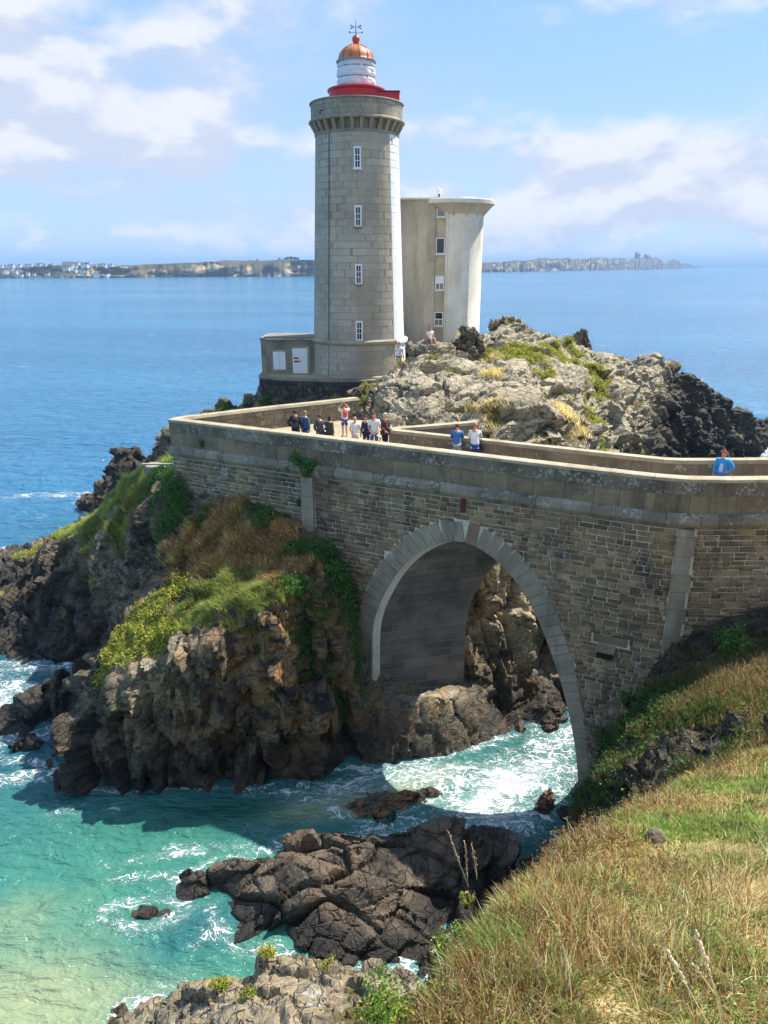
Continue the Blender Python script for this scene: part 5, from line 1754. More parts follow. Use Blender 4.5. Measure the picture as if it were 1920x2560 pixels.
# ------------------------------------------------------------------ vegetation
def tri_data(o):
    me = o.data
    me.calc_loop_triangles()
    t = np.empty(len(me.loop_triangles) * 3, np.int32); me.loop_triangles.foreach_get('vertices', t)
    co = np.empty(len(me.vertices) * 3, np.float32); me.vertices.foreach_get('co', co)
    return co.reshape(-1, 3), t.reshape(-1, 3)


CP, SP_ = math.cos(math.radians(18.416)), math.sin(math.radians(18.416))


def in_view(p, mx=0.25):
    z = p[:, 2] - CAM_H
    c = CP * p[:, 1] - SP_ * z; u = SP_ * p[:, 1] + CP * z
    k = 1850 / 1280
    return (c > 0.3) & (np.abs(p[:, 0] / c * 1850 / 960) < 1 + mx) & (np.abs(u / c * k) < 1 + mx)


def scatter(o, n, wfn, minup=0.25, seed=1):
    """random surface points with weight wfn(points, normals) per unit area"""
    rg = np.random.default_rng(seed)
    co, t = tri_data(o)
    a, b, c = co[t[:, 0]], co[t[:, 1]], co[t[:, 2]]
    nn = np.cross(b - a, c - a); ar = np.linalg.norm(nn, axis=1) * 0.5
    nn = nn / (2 * ar[:, None] + 1e-12)
    ce = (a + b + c) / 3
    w_ = ar * wfn(ce, nn) * (nn[:, 2] > minup) * in_view(ce)
    tot = w_.sum()
    if tot <= 0:
        return np.zeros((0, 3), np.float32), np.zeros((0, 3), np.float32)
    idx = rg.choice(len(t), n, p=w_ / tot)
    u, v = rg.random(n), rg.random(n)
    fl = u + v > 1; u[fl], v[fl] = 1 - u[fl], 1 - v[fl]
    p = a[idx] + (b[idx] - a[idx]) * u[:, None] + (c[idx] - a[idx]) * v[:, None]
    return p.astype(np.float32), nn[idx].astype(np.float32)


def palette(cols, rg, n, jitter=0.18):
    cols = np.array(cols, np.float32)
    k = rg.integers(0, len(cols), n)
    return np.clip(cols[k] * (1 + jitter * rg.standard_normal((n, 1)).astype(np.float32)), 0.004, 0.9)


def blades(p, length, width, tint, rg, lean=0.5, wind=(-0.25, -0.1), droop=0.5, tuft=0.0):
    """curved tapering blades: two segments each"""
    n = len(p)
    az = rg.random(n) * 2 * np.pi
    side = np.stack([np.cos(az), np.sin(az), np.zeros(n)], 1)
    la = rg.random(n) * 2 * np.pi
    ld = np.stack([np.cos(la), np.sin(la)], 1) * (lean * rg.random(n))[:, None] + np.array(wind)
    if tuft:
        # blades splay out from the middle of their tuft
        c = np.floor(p[:, :2] / tuft); ci = np.concatenate([c, np.zeros((n, 1))], 1).astype(np.int64).astype(np.uint32)
        j = np.stack([_h(ci[:, 0], ci[:, 1], ci[:, 2], 71), _h(ci[:, 0], ci[:, 1], ci[:, 2], 72)], 1)
        ld = ld + (p[:, :2] / tuft - c - 0.2 - 0.6 * j) * 1.5
    up = np.stack([ld[:, 0], ld[:, 1], np.ones(n)], 1); up /= np.linalg.norm(up, axis=1)[:, None]
    up2 = np.stack([ld[:, 0] * (1 + droop * 2), ld[:, 1] * (1 + droop * 2), np.ones(n) * (1 - droop * 0.5)], 1); up2 /= np.linalg.norm(up2, axis=1)[:, None]
    L = np.asarray(length)[:, None]; w2 = np.asarray(width)[:, None] * 0.5
    b = p - up * 0.02
    m = b + up * L * 0.55
    t = m + up2 * L * 0.45
    V = np.stack([b - side * w2, b + side * w2, m + side * w2 * 0.75, m - side * w2 * 0.75, t], 1).reshape(-1, 3)
    k = np.arange(n)[:, None] * 5
    quads = k + np.array([0, 1, 2, 3]); tris = k + np.array([3, 2, 4])
    shade = np.stack([tint * 0.88, tint * 0.88, tint, tint, tint * 1.08], 1).reshape(-1, 3)  # roots darker, tips lighter: shade between blades put into the tint
    return V, quads, tris, shade


def leaves(p, nrm, size, tint, rg, flat=0.5, aspect=0.55):
    """folded diamond leaves"""
    n = len(p)
    d = rg.standard_normal((n, 3)); d /= np.linalg.norm(d, axis=1)[:, None]
    nn = nrm + d * (1 - flat) * 1.6; nn /= np.linalg.norm(nn, axis=1)[:, None]
    r = rg.standard_normal((n, 3)); t = np.cross(nn, r); t /= np.linalg.norm(t, axis=1)[:, None]
    s = np.cross(nn, t)
    L = np.asarray(size)[:, None]
    V = np.stack([p - t * L * 0.5, p + s * L * aspect * 0.5 + nn * L * 0.08, p + t * L * 0.5, p - s * L * aspect * 0.5 + nn * L * 0.08], 1).reshape(-1, 3)
    k = np.arange(n)[:, None] * 4
    tris = np.concatenate([k + np.array([0, 1, 2]), k + np.array([0, 2, 3])])
    return V, tris, np.repeat(tint, 4, 0)


STRAW = [(0.70, 0.56, 0.27), (0.62, 0.48, 0.20), (0.76, 0.66, 0.40), (0.58, 0.45, 0.19)]
GOLD = [(0.52, 0.38, 0.09), (0.44, 0.33, 0.08), (0.55, 0.45, 0.15)]
RUST = [(0.32, 0.13, 0.05), (0.36, 0.18, 0.07), (0.25, 0.10, 0.045), (0.40, 0.24, 0.11)]
GREEN = [(0.22, 0.33, 0.06), (0.29, 0.41, 0.08), (0.37, 0.46, 0.13), (0.17, 0.26, 0.045)]
OLIVE = [(0.22, 0.21, 0.065), (0.27, 0.25, 0.085), (0.17, 0.19, 0.055), (0.34, 0.29, 0.12)]
IVY = [(0.055, 0.155, 0.024), (0.085, 0.21, 0.034), (0.035, 0.105, 0.018), (0.13, 0.27, 0.05)]
LIME = [(0.36, 0.40, 0.045), (0.46, 0.47, 0.06), (0.22, 0.32, 0.035), (0.54, 0.50, 0.09), (0.50, 0.40, 0.10)]


def stuff_mesh(name, V, quads, tris, tint, mat, label=None):
    me = fast_mesh(name, V, [quads, tris] if quads is not None else [tris], {'tint': tint})
    o = link(name, me, mat)
    return tag(o, label, 'grass' if 'grass' in name else 'plants', kind='stuff')


# ---- foreground grass: short mixed turf plus longer dry stems
rg = np.random.default_rng(11)


def fg_w(p, nn):
    d = np.linalg.norm(p - np.array([0, 0, CAM_H]), axis=1)
    edge = (p[:, 1] < 15.5) & (p[:, 2] > 8.0) & (p[:, 2] > 18.55 - 0.56 * p[:, 1])
    return np.where(edge, 1 / np.maximum(d, 3.0) ** 1.3, 0)


p, nn = scatter(hillside, 120000, fg_w, 0.35, 21)
d = np.linalg.norm(p - np.array([0, 0, CAM_H]), axis=1)
patch = fbm(p * np.array([0.55, 0.55, 0.2], np.float32), 3, 301)
patch2 = fbm(p * np.array([1.4, 1.4, 0.5], np.float32), 2, 311)
n = len(p)
edge_x = (p[:, 0] - np.interp(p[:, 1], [3, 5, 6.6, 8.6, 11, 13], [0.1, 1.0, 1.9, 3.4, 5.4, 7.8]))
gr = sstep(patch + 0.25 * patch2 + 0.16 * np.clip(edge_x - 0.8, -1, 3), -0.25, 0.15)
rs = np.clip(0.62 - 0.28 * edge_x + 0.45 * patch2, 0.03, 0.7)
u = rg.random(n)[:, None]
u2 = rg.random(n)[:, None]
tint = np.where(u < (0.30 + 0.62 * gr)[:, None], palette(GREEN, rg, n, 0.22), np.where(u2 < rs[:, None], palette(RUST, rg, n), np.where(rg.random(n)[:, None] < 0.72, palette(STRAW, rg, n), palette(GOLD, rg, n))))
tint = tint * (1 + 0.30 * fbm(p * np.array([2.2, 2.2, 0.8], np.float32), 2, 317))[:, None]
bare = np.clip(gauss(p, 2.7, 6.2, 1.0, 0.5) + 0.9 * gauss(p, 2.2, 3.4, 0.5, 0.35) + 0.8 * sstep(fbm(p * np.array([0.8, 0.8, 0.3], np.float32), 2, 361), 0.25, 0.6), 0, 1) * 0.85
L = (0.05 + 0.09 * rg.random(n)) * np.clip(1 + 0.9 * patch2 + 0.55 * (edge_x < 0.9), 0.45, 2.0) * np.clip(1.2 - 0.10 * edge_x, 0.65, 1.2) * (1 - 0.6 * bare)
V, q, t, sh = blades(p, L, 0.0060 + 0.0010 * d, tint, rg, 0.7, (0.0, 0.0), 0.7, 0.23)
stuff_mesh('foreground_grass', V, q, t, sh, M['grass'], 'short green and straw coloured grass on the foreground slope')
p, nn = scatter(hillside, 7000, lambda p, nn: fg_w(p, nn) * np.clip(1.7 - 0.5 * (p[:, 0] - 0.62 * p[:, 1] + 2.0), 0.2, 2.4) * np.clip(1.0 + 1.6 * fbm(p * np.float32(0.6), 2, 331), 0.1, 3) * (1 - 0.8 * gauss(p, 2.7, 6.2, 1.0, 0.6)), 0.3, 23)
n = len(p); d = np.linalg.norm(p - np.array([0, 0, CAM_H]), axis=1)
edge_x = (p[:, 0] - np.interp(p[:, 1], [3, 5, 6.6, 8.6, 11, 13], [0.1, 1.0, 1.9, 3.4, 5.4, 7.8]))
u = rg.random(n)[:, None]
tint = np.where(u < np.clip(0.75 - 0.26 * edge_x, 0.10, 0.85)[:, None], palette(RUST, rg, n), palette(STRAW, rg, n))
V, q, t, sh = blades(p, 0.13 + 0.21 * rg.random(n), 0.0045 + 0.0007 * d, tint, rg, 0.8, (-0.05, 0.0), 0.3)
# seed tips
tp = V.reshape(-1, 5, 3)[:, 4]
lp = np.repeat(tp, 3, 0) + rg.normal(0, 0.012, (3 * n, 3))
lv, lt, ls = leaves(lp, np.tile(np.array([[0, 0, 1.0]]), (3 * n, 1)), 0.008 + 0.0013 * np.repeat(d, 3), np.repeat(tint, 3, 0) * 0.8, rg, 0.1, 0.5)
V2 = np.concatenate([V, lv]); t2 = np.concatenate([t, lt + len(V)])
stuff_mesh('dry_grass_stems', V2, q, t2, np.concatenate([sh, ls]), M['grass'], 'long dry straw and rust coloured grass stems on the foreground slope')

p, nn = scatter(hillside, 9000, lambda p, nn: fg_w(p, nn) * sstep(fbm(p * np.array([0.9, 0.9, 0.3], np.float32), 2, 347), 0.05, 0.5), 0.3, 29)
n = len(p)
lv, lt, ls = leaves(p + nn * (0.01 + 0.05 * rg.random((n, 1))), nn, 0.022 + 0.03 * rg.random(n), palette(GREEN + IVY[1:2] + RUST[:1], rg, n), rg, 0.5, 0.45)
stuff_mesh('grass_weeds', lv, None, lt, ls, M['leaf'], 'low broad leaved weeds among the foreground grass')

# ---- bank below the wall on the right
def bank_w(p, nn):
    e = (p[:, 1] > 14.5) & (p[:, 1] < 25.2) & (p[:, 2] > 2.0) & (p[:, 0] > 5.5)
    rk = main_rock(p, nn)
    return np.where(e, np.clip(1.0 - 1.1 * rk, 0.02, 1) * (0.8 + 0.5 * fbm(p * np.float32(0.8), 2, 341)).clip(0.2, 2), 0)


p, nn = scatter(hillside, 46000, bank_w, 0.1, 25)
n = len(p); pt = fbm(p * np.float32(0.7), 3, 351)
u = rg.random(n)[:, None] + 0.35 * pt[:, None]
tint = np.where(u < 0.25, palette(IVY, rg, n), np.where(u < 0.62, palette(OLIVE, rg, n), np.where(u < 0.88, palette(RUST, rg, n), palette(STRAW, rg, n) * 0.8))) * 0.72  # whole tint lowered to put the bridge's shadow into the blade colour
V, q, t, sh = blades(p, 0.18 + 0.34 * rg.random(n), 0.018 + 0.012 * rg.random(n), tint, rg, 0.8, (-0.1, 0), 0.5)
stuff_mesh('bank_grass', V, q, t, sh, M['grass'], 'brown and olive rough grass on the bank below the wall')
p, nn = scatter(hillside, 15000, lambda p, nn: bank_w(p, nn) * (gauss(p, 8.6, 22.6, 0.9, 1.2) * 2 + gauss(p, 6.7, 18.6, 0.8, 1.0) * 2 + gauss(p, 8.4, 19.6, 0.5, 0.4) + gauss(p, 9.0, 24.3, 0.8, 0.6) * 2 + 0.03), -0.2, 27)
n = len(p)
pp = p + nn * (rg.random(n)[:, None] * 0.35) + rg.normal(0, 0.05, (n, 3))
lv, lt, ls = leaves(pp, nn, 0.07 + 0.07 * rg.random(n), palette(IVY, rg, n) * 0.8, rg, 0.4)
q_, qn = scatter(hillside, 16000, lambda p, nn: (gauss(p, 7.8, 18.6, 2.2, 1.8) + gauss(p, 7.4, 22.0, 1.2, 1.6)) * sstep(fbm(p * np.float32(1.1), 2, 343), -0.1, 0.3) * (p[:, 1] > 16.2), -0.3, 31)
m_ = len(q_)
lv2, lt2, ls2 = leaves(q_ + qn * (rg.random((m_, 1)) * 0.3) + rg.normal(0, 0.04, (m_, 3)), qn, 0.06 + 0.06 * rg.random(m_), palette(IVY + OLIVE[:2], rg, m_) * 0.75, rg, 0.35)
lt = np.concatenate([lt, lt2 + len(lv)]); lv = np.concatenate([lv, lv2]); ls = np.concatenate([ls, ls2])
stuff_mesh('bank_ivy', lv, None, lt, ls, M['leaf'], 'green leafy creepers on the bank beside the bridge pier')

# ---- headland plants by kind
LIB = {'dry': RUST + OLIVE[:2] + STRAW[:1], 'olive': OLIVE + GREEN[:2], 'straw': STRAW + OLIVE[:1], 'green': IVY, 'lime': LIME}


def kind_w(kind):
    def f(p, nn):
        v = np.zeros(len(p), np.float32); o = np.zeros(len(p), np.float32)
        for x, y, rx_, ry_, k, wt in VEG:
            g = wt * gauss(p, x, y, rx_, ry_)
            if k == kind: v = np.maximum(v, g)
            else: o = np.maximum(o, g)
        nz = fbm(p * np.float32(0.9), 3, 371)
        near = 1 + 0.0 * p[:, 0]
        return np.clip((v - 0.28 + 0.28 * nz) * 2.2, 0, 1.0) * np.clip(1 - (o - v) * 2.0, 0.05, 1) * near * (p[:, 2] > 1.5)
    return f


for kind, cnt, name, lab in (('dry', 60000, 'dry_slope_grass', 'reddish brown dry grass on the slope below the bridge wall'),
                             ('olive', 72000, 'olive_slope_grass', 'olive green grass on the cliff top ledges left of the bridge'),
                             ('straw', 9000, 'straw_grass', 'straw coloured grass tufts among the pale outcrop rocks')):
    p, nn = scatter(headland, cnt, kind_w(kind), 0.15, 41)
    n = len(p)
    cl_ = fbm(p * np.float32(1.3), 2, 381)
    tint = palette(LIB[kind], rg, n) * ((1.7 if kind == 'dry' else 1.35) + 0.45 * cl_[:, None])
    V, q, t, sh = blades(p, (0.20 + 0.28 * rg.random(n)) * np.clip(1 + 0.5 * cl_, 0.5, 1.6), 0.020 + 0.016 * rg.random(n), tint, rg, 0.9, (-0.3, -0.1), 0.6)
    stuff_mesh(name, V, q, t, sh, M['grass'], lab)
for kind, cnt, name, lab in (('green', 52000, 'ivy_ground_cover', 'dark green ivy and bramble leaves along the bridge wall foot'),
                             ('lime', 56000, 'samphire_ground_cover', 'yellow green samphire cushions on the sunlit cliff edges')):
    p, nn = scatter(headland, cnt, kind_w(kind), 0.0, 43)
    n = len(p)
    cl_ = np.clip(0.5 + 0.9 * fbm(p * np.float32(1.5), 2, 391), 0.05, 1.4)
    pp = p + (nn * 0.6 + np.array([0, 0, 0.4])) * (rg.random(n) ** 0.7 * cl_ * (0.50 if kind == 'green' else 0.30))[:, None]
    tint = palette(LIB[kind], rg, n)
    lv, lt, ls = leaves(pp, nn, 0.06 + 0.08 * rg.random(n), tint, rg, 0.35)
    stuff_mesh(name, lv, None, lt, ls, M['leaf'], lab)


# ---- single shrubs and plants
def shrub(name, c, r, n, cols, size, label, seed, cat='shrub', stems=6, hang=0.0):
    g = np.random.default_rng(seed)
    o = tag(empty(name, c), label, cat)
    bm = bmesh.new()
    tips = []
    for i in range(stems):
        a = g.random() * 6.28; e = g.random() * 0.9
        tip = Vector((math.cos(a) * e * r[0], math.sin(a) * e * r[1], r[2] * (0.2 + 0.7 * g.random()) - hang))
        tips.append(tip)
        bm_tube(bm, [(0, 0, -0.05), tip * 0.5 + Vector((0, 0, 0.05)), tip], [0.02, 0.014, 0.006], 5)
    bobj('stems', bm, M['bark'], o)
    lob = np.array([list(t_) for t_ in tips] * 3) * g.uniform(0.6, 1.1, (stems * 3, 1))
    k = g.integers(0, len(lob), n)
    dd = g.standard_normal((n, 3)); dd /= np.linalg.norm(dd, axis=1)[:, None]
    p = lob[k] + dd * (g.random(n) ** 0.5)[:, None] * np.array(r) * 0.42
    lv, lt, ls = leaves(p, dd, size * (0.6 + 0.8 * g.random(n)), palette(cols, g, n), g, 0.3)
    link('foliage', fast_mesh('foliage', lv, [lt], {'tint': ls}), M['leaf'], o)
    return o


M['bark'] = plain('twig_bark', (0.07, 0.05, 0.03), 0.9)
shrub('wall_shrub', tuple(W(8.0, -0.25, 12.75)), (0.62, 0.5, 0.85), 3000, IVY + GREEN[:1], 0.09, 'round green shrub growing out of the cornice near the left pilaster', 5)
shrub('wall_plant', tuple(W(2.05, -0.10, 13.30)), (0.18, 0.16, 0.30), 420, IVY, 0.07, 'small green tuft rooted in the parapet near the left corner', 6, 'plant', 4)
shrub('wall_plant', tuple(W(7.45, -0.12, 11.15)), (0.20, 0.16, 0.38), 380, IVY, 0.06, 'dark creeper clinging to the left pilaster below the round shrub', 7, 'plant', 4)
shrub('bank_shrub', (12.75, 23.9, 8.1), (0.85, 0.6, 1.15), 4200, IVY + GREEN[:2], 0.085, 'bushy bright green shrub against the wall at the right edge', 8)
shrub('samphire_bush', (0.06, 3.28, 17.08), (0.34, 0.28, 0.34), 4200, IVY[1:] + LIME[:3], 0.024, 'yellow green leafy bush at the lower edge of the grassy slope', 9, 'bush', 9)
shrub('samphire_bush', (0.46, 3.95, 16.82), (0.20, 0.2, 0.22), 1500, IVY[1:] + LIME[:2] + RUST[:1], 0.022, 'smaller green bush with red stems above the large samphire bush', 16, 'bush', 8)
shrub('samphire_plant', (0.70, 4.95, 16.35), (0.07, 0.07, 0.10), 260, LIME, 0.02, 'small lime plant with red tips at the grass edge above the cove rock', 10, 'plant', 5)
shrub('samphire_plant', (-2.75, 13.3, 5.95), (0.42, 0.30, 0.22), 900, LIME, 0.05, 'lime green tuft on top of the lichen covered shore rock', 12, 'plant', 6)
shrub('samphire_plant', (-3.95, 13.2, 5.15), (0.50, 0.35, 0.16), 700, LIME, 0.05, 'flat lime green patch on the left flank of the shore rock', 13, 'plant', 6)
shrub('samphire_plant', (-2.9, 11.9, 6.6), (0.30, 0.3, 0.22), 500, LIME + IVY[:1], 0.045, 'green tuft in a crack low on the lichen covered shore rock', 14, 'plant', 6)
shrub('samphire_plant', (-1.25, 12.3, 6.9), (0.16, 0.2, 0.28), 350, LIME, 0.04, 'narrow lime tuft near the bare earth on the shore rock', 15, 'plant', 5)


def seed_stalk(name, base, top, label, seed, n=10, size=0.020, col=(0.50, 0.40, 0.26), spread=0.012, frac=0.35, thick=0.0022):
    g = random.Random(seed)
    b, t_ = Vector(base), Vector(top)
    o = tag(empty(name, base), label, 'grass stalk')
    mid = (b + t_) / 2 + Vector((g.uniform(-.02, .02), 0, 0.02))
    pts_ = [(b * (1 - u) ** 2 + mid * 2 * u * (1 - u) + t_ * u * u) - b for u in np.linspace(0, 1, 9)]
    tube_obj('stem', pts_, [thick] * 8 + [thick * 0.5], M['straw_stem'], o, 5)
    for i in range(n):
        u = 1 - frac * i / n
        c = (b * (1 - u) ** 2 + mid * 2 * u * (1 - u) + t_ * u * u) - b
        s_ = size * (0.55 + 0.5 * math.sin(math.pi * (i + 0.6) / n))
        bm = bmesh.new(); bmesh.ops.create_icosphere(bm, subdivisions=1, radius=1)
        for v in bm.verts:
            v.co = Vector((v.co.x * s_ * 0.55 + g.uniform(-1, 1) * s_ * 0.10, v.co.y * s_ * 0.55, v.co.z * s_ * 1.15 + g.uniform(-1, 1) * s_ * 0.10))
        ob = bobj('seed_cluster', bm, M['seed'], o)
        ob.location = c + Vector((g.uniform(-spread, spread), g.uniform(-spread, spread), 0))
        dirn = (t_ - b).normalized(); ob.rotation_euler = dirn.to_track_quat('Z', 'Y').to_euler()
    return o


M['straw_stem'] = plain('straw_stem', (0.66, 0.50, 0.26), 0.7)
M['seed'] = plain('pale_seed_head', (0.80, 0.62, 0.38), 0.8, var=0.25, vs=60)
M['dock'] = plain('brown_dock_seed', (0.30, 0.16, 0.08), 0.8, var=0.3, vs=40)


seed_stalk('grass_stalk', (1.119, 1.812, 19.028), (0.862, 1.714, 19.526), 'pale seed headed grass stalk leaning left at the bottom right corner', 1, 11, 0.013, spread=0.004, frac=0.42)
seed_stalk('grass_stalk', (1.100, 1.739, 19.126), (0.923, 1.693, 19.622), 'taller pale seed headed grass stalk standing at the bottom right corner', 2, 12, 0.013, spread=0.006, frac=0.40)
seed_stalk('grass_stalk', (1.052, 1.745, 19.301), (0.930, 1.677, 19.509), 'short seed headed grass shoot beside the taller pale stalk', 3, 4, 0.012, spread=0.004, frac=0.5)
for (b0, b1, lab, sd) in (((0.742, 5.128, 16.325), (0.559, 5.241, 16.825), 'tall brown knobbly dock stalk rising against the cove rock', 4),
                          ((0.734, 5.141, 16.364), (0.700, 5.216, 16.748), 'brown dock stalk second from the left against the cove rock', 5),
                          ((0.815, 5.147, 16.383), (0.761, 5.207, 16.721), 'short brown dock stalk at the grass edge above the cove', 6)):
    o = seed_stalk('dock_stalk', b0, b1, lab, sd, 16, 0.016, spread=0.012, frac=0.9, thick=0.004)
    for c in o.children:
        if c.name.startswith('seed_cluster'):
            c.data.materials.clear(); c.data.materials.append(M['dock'])

# ------------------------------------------------------------------ people
M['skin'] = plain('skin', lin_rgb(214, 160, 128), 0.55, var=0.06)
CL = {}


def cloth(rgb):
    k = tuple(rgb)
    if k not in CL:
        CL[k] = plain('cloth_%d_%d_%d' % k, lin_rgb(*rgb), 0.85, var=0.14, vs=9.0)
    return CL[k]


SKINQ = []


def skin_mesh(name, verts, edges, radii, root, mat, parent):
    """queue a skinned figure; all are grown together in one evaluation"""
    me = bpy.data.meshes.new(name); me.from_pydata(verts, edges, []); me.update()
    o = bpy.data.objects.new(name, me); COL.objects.link(o)
    md = o.modifiers.new('s', 'SKIN'); md.use_smooth_shade = True
    lay = me.skin_vertices[0].data
    for i, r in enumerate(radii):
        lay[i].radius = r
    lay[root].use_root = True
    sb = o.modifiers.new('u', 'SUBSURF'); sb.levels = 1
    SKINQ.append((o, name, mat, parent))


def grow_figures():
    dg = bpy.context.evaluated_depsgraph_get()
    done = [(bpy.data.meshes.new_from_object(o.evaluated_get(dg)), o, n, m, p) for o, n, m, p in SKINQ]
    for m2, o, n, m, p in done:
        bpy.data.objects.remove(o)
        m2.name = n
        link(n, m2, m, p)


def person(loc, face, label, top, legs, hair, height=1.72, arms='down', shorts=False, skirt=False, long_sleeve=False, shoes=(60, 56, 54), bag=None, jacket=None,
           sit=False, long_hair=False, lean=0.0, bald=False, extra=None):
    """front of the body looks along -Y before turning by face"""
    k = height / 1.72
    o = tag(empty('person', loc), label, 'person')
    o.rotation_euler = (0, 0, face); o.scale = (k, k, k)
    hip = 0.93 if not sit else 0.18
    dy = -lean
    J = {'pelvis': (0, 0, hip), 'belly': (0, dy * .3, hip + .17), 'chest': (0, dy * .7, hip + .36), 'collar': (0, dy, hip + .50), 'neck': (0, dy - .01, hip + .565),
         'chin': (0, dy - .025, hip + .635), 'head': (0, dy - .02, hip + .71), 'crown': (0, dy - .005, hip + .785)}
    E_ = [('pelvis', 'belly'), ('belly', 'chest'), ('chest', 'collar'), ('collar', 'neck'), ('neck', 'chin'), ('chin', 'head'), ('head', 'crown')]
    R_ = {'pelvis': (.155, .115), 'belly': (.145, .11), 'chest': (.165, .12), 'collar': (.10, .075), 'neck': .052, 'chin': (.062, .07), 'head': (.076, .09), 'crown': (.055, .07)}
    J['nose'] = (0, dy - .118, hip + .695); E_.append(('head', 'nose')); R_['nose'] = .012
    for s, n in ((-1, 'l'), (1, 'r')):
        J['ear' + n] = (s * .085, dy - .01, hip + .70); E_.append(('head', 'ear' + n)); R_['ear' + n] = .014
        J['sh' + n] = (s * .175, dy, hip + .475)
        pose = arms if isinstance(arms, str) else arms[0 if s < 0 else 1]
        if pose == 'down':
            el, wr, hd = (s * .245, dy + .02, hip + .205), (s * .265, dy - .03, hip - .03), (s * .268, dy - .05, hip - .11)
        elif pose == 'front':
            el, wr, hd = (s * .25, dy - .03, hip + .20), (s * .13, dy - .21, hip + .02), (s * .06, dy - .25, hip - .02)
        elif pose == 'hip':
            el, wr, hd = (s * .34, dy + .10, hip + .23), (s * .20, dy - .02, hip + .06), (s * .16, dy - .08, hip + .03)
        elif pose == 'face':
            el, wr, hd = (s * .31, dy - .12, hip + .46), (s * .16, dy - .20, hip + .67), (s * .10, dy - .19, hip + .73)
        else:   # on the wall, forward and down
            el, wr, hd = (s * .23, dy - .14, hip + .24), (s * .18, dy - .36, hip + .17), (s * .17, dy - .43, hip + .15)
        J['el' + n], J['wr' + n], J['pa' + n] = el, wr, hd
        E_ += [('collar', 'sh' + n), ('sh' + n, 'el' + n), ('el' + n, 'wr' + n), ('wr' + n, 'pa' + n)]
        R_.update({'sh' + n: .062, 'el' + n: .043, 'wr' + n: .030, 'pa' + n: (.036, .020)})
        v = Vector(hd) - Vector(wr); v.normalize()
        sd = v.cross(Vector((0, 1, 0.2))).normalized()
        for fi, (off, ln) in enumerate(((-.026, .070), (-.009, .080), (.009, .076), (.025, .060))):
            b = Vector(hd) + v * .02 + sd * off
            J['f%d%s' % (fi, n)] = tuple(b + v * .03); J['t%d%s' % (fi, n)] = tuple(b + v * ln + Vector((0, -.012, 0)))
            E_ += [('pa' + n, 'f%d%s' % (fi, n)), ('f%d%s' % (fi, n), 't%d%s' % (fi, n))]
            R_['f%d%s' % (fi, n)] = .0095; R_['t%d%s' % (fi, n)] = .0075
        th = Vector(wr) * .4 + Vector(hd) * .6 - sd * .04 + Vector((0, -.02, 0))
        J['th' + n] = tuple(th); E_.append(('pa' + n, 'th' + n)); R_['th' + n] = .010
        if sit:
            J['hp' + n] = (s * .095, -.03, hip); J['kn' + n] = (s * .13, -.42, hip + .10); J['an' + n] = (s * .12, -.50, hip - .30); J['to' + n] = (s * .13, -.64, hip - .34)
        else:
            st = .02 * s
            J['hp' + n] = (s * .09, 0, hip - .06); J['kn' + n] = (s * .10, -.02 + st, .49); J['an' + n] = (s * .105, .02 + st, .085); J['to' + n] = (s * .125, -.13 + st, .035)
        E_ += [('pelvis', 'hp' + n), ('hp' + n, 'kn' + n), ('kn' + n, 'an' + n), ('an' + n, 'to' + n)]
        R_.update({'hp' + n: .095, 'kn' + n: .062, 'an' + n: .042, 'to' + n: (.042, .032)})
    keys = list(J)

    def make(sel_edges, grow, name, mat, root, scale_r=None):
        ks = []
        for a, b in sel_edges:
            for q in (a, b):
                if q not in ks: ks.append(q)
        ix = {q: i for i, q in enumerate(ks)}
        rad = []
        for q in ks:
            r = R_[q]; r = r if hasattr(r, '__len__') else (r, r)
            g = grow.get(q, grow.get('*', 0.0))
            rad.append((r[0] + g, r[1] + g))
        skin_mesh(name, [J[q] for q in ks], [(ix[a], ix[b]) for a, b in sel_edges], rad, ix[root], mat, o)

    make(E_, {'*': 0.0}, 'body', M['skin'], 'pelvis')
    tc = jacket or top
    # upper garment: trunk and sleeves
    up = [('pelvis', 'belly'), ('belly', 'chest'), ('chest', 'collar')]
    for n in 'lr':
        J['slv' + n] = tuple(Vector(J['sh' + n]).lerp(Vector(J['el' + n]), 0.78)); R_['slv' + n] = .050
        up += [('collar', 'sh' + n), ('sh' + n, 'slv' + n)]
        if long_sleeve or jacket:
            J['cuf' + n] = tuple(Vector(J['el' + n]).lerp(Vector(J['wr' + n]), 0.9)); R_['cuf' + n] = .036
            up += [('slv' + n, 'el' + n), ('el' + n, 'cuf' + n)]
    if not skirt and not sit:
        J['hem'] = (0, 0, hip - .07); R_['hem'] = (.15, .11)
        up.append(('pelvis', 'hem'))
    make(up, {'*': 0.022 if not jacket else 0.032}, 'jacket' if jacket or long_sleeve else 'shirt', cloth(tc), 'pelvis')
    if jacket and top != jacket:
        J['v1'] = (0, dy * .7 - .05, hip + .40); J['v2'] = (0, dy * .3 - .075, hip + .02); R_['v1'] = (.06, .085); R_['v2'] = (.07, .085)
        make([('v1', 'v2')], {'*': 0.02}, 'shirt', cloth(top), 'v1')
    lo = []
    for n in 'lr':
        e = 'kn' + n
        if shorts:
            J['sho' + n] = tuple(Vector(J['hp' + n]).lerp(Vector(J['kn' + n]), 0.85)); R_['sho' + n] = .072
            lo += [('pelvis', 'hp' + n), ('hp' + n, 'sho' + n)]
        else:
            J['trs' + n] = tuple(Vector(J['kn' + n]).lerp(Vector(J['an' + n]), 0.92)); R_['trs' + n] = .046
            lo += [('pelvis', 'hp' + n), ('hp' + n, 'kn' + n), ('kn' + n, 'trs' + n)]
    make(lo, {'*': 0.014, 'pelvis': 0.012}, 'trousers' if not shorts else 'shorts', cloth(legs), 'pelvis')
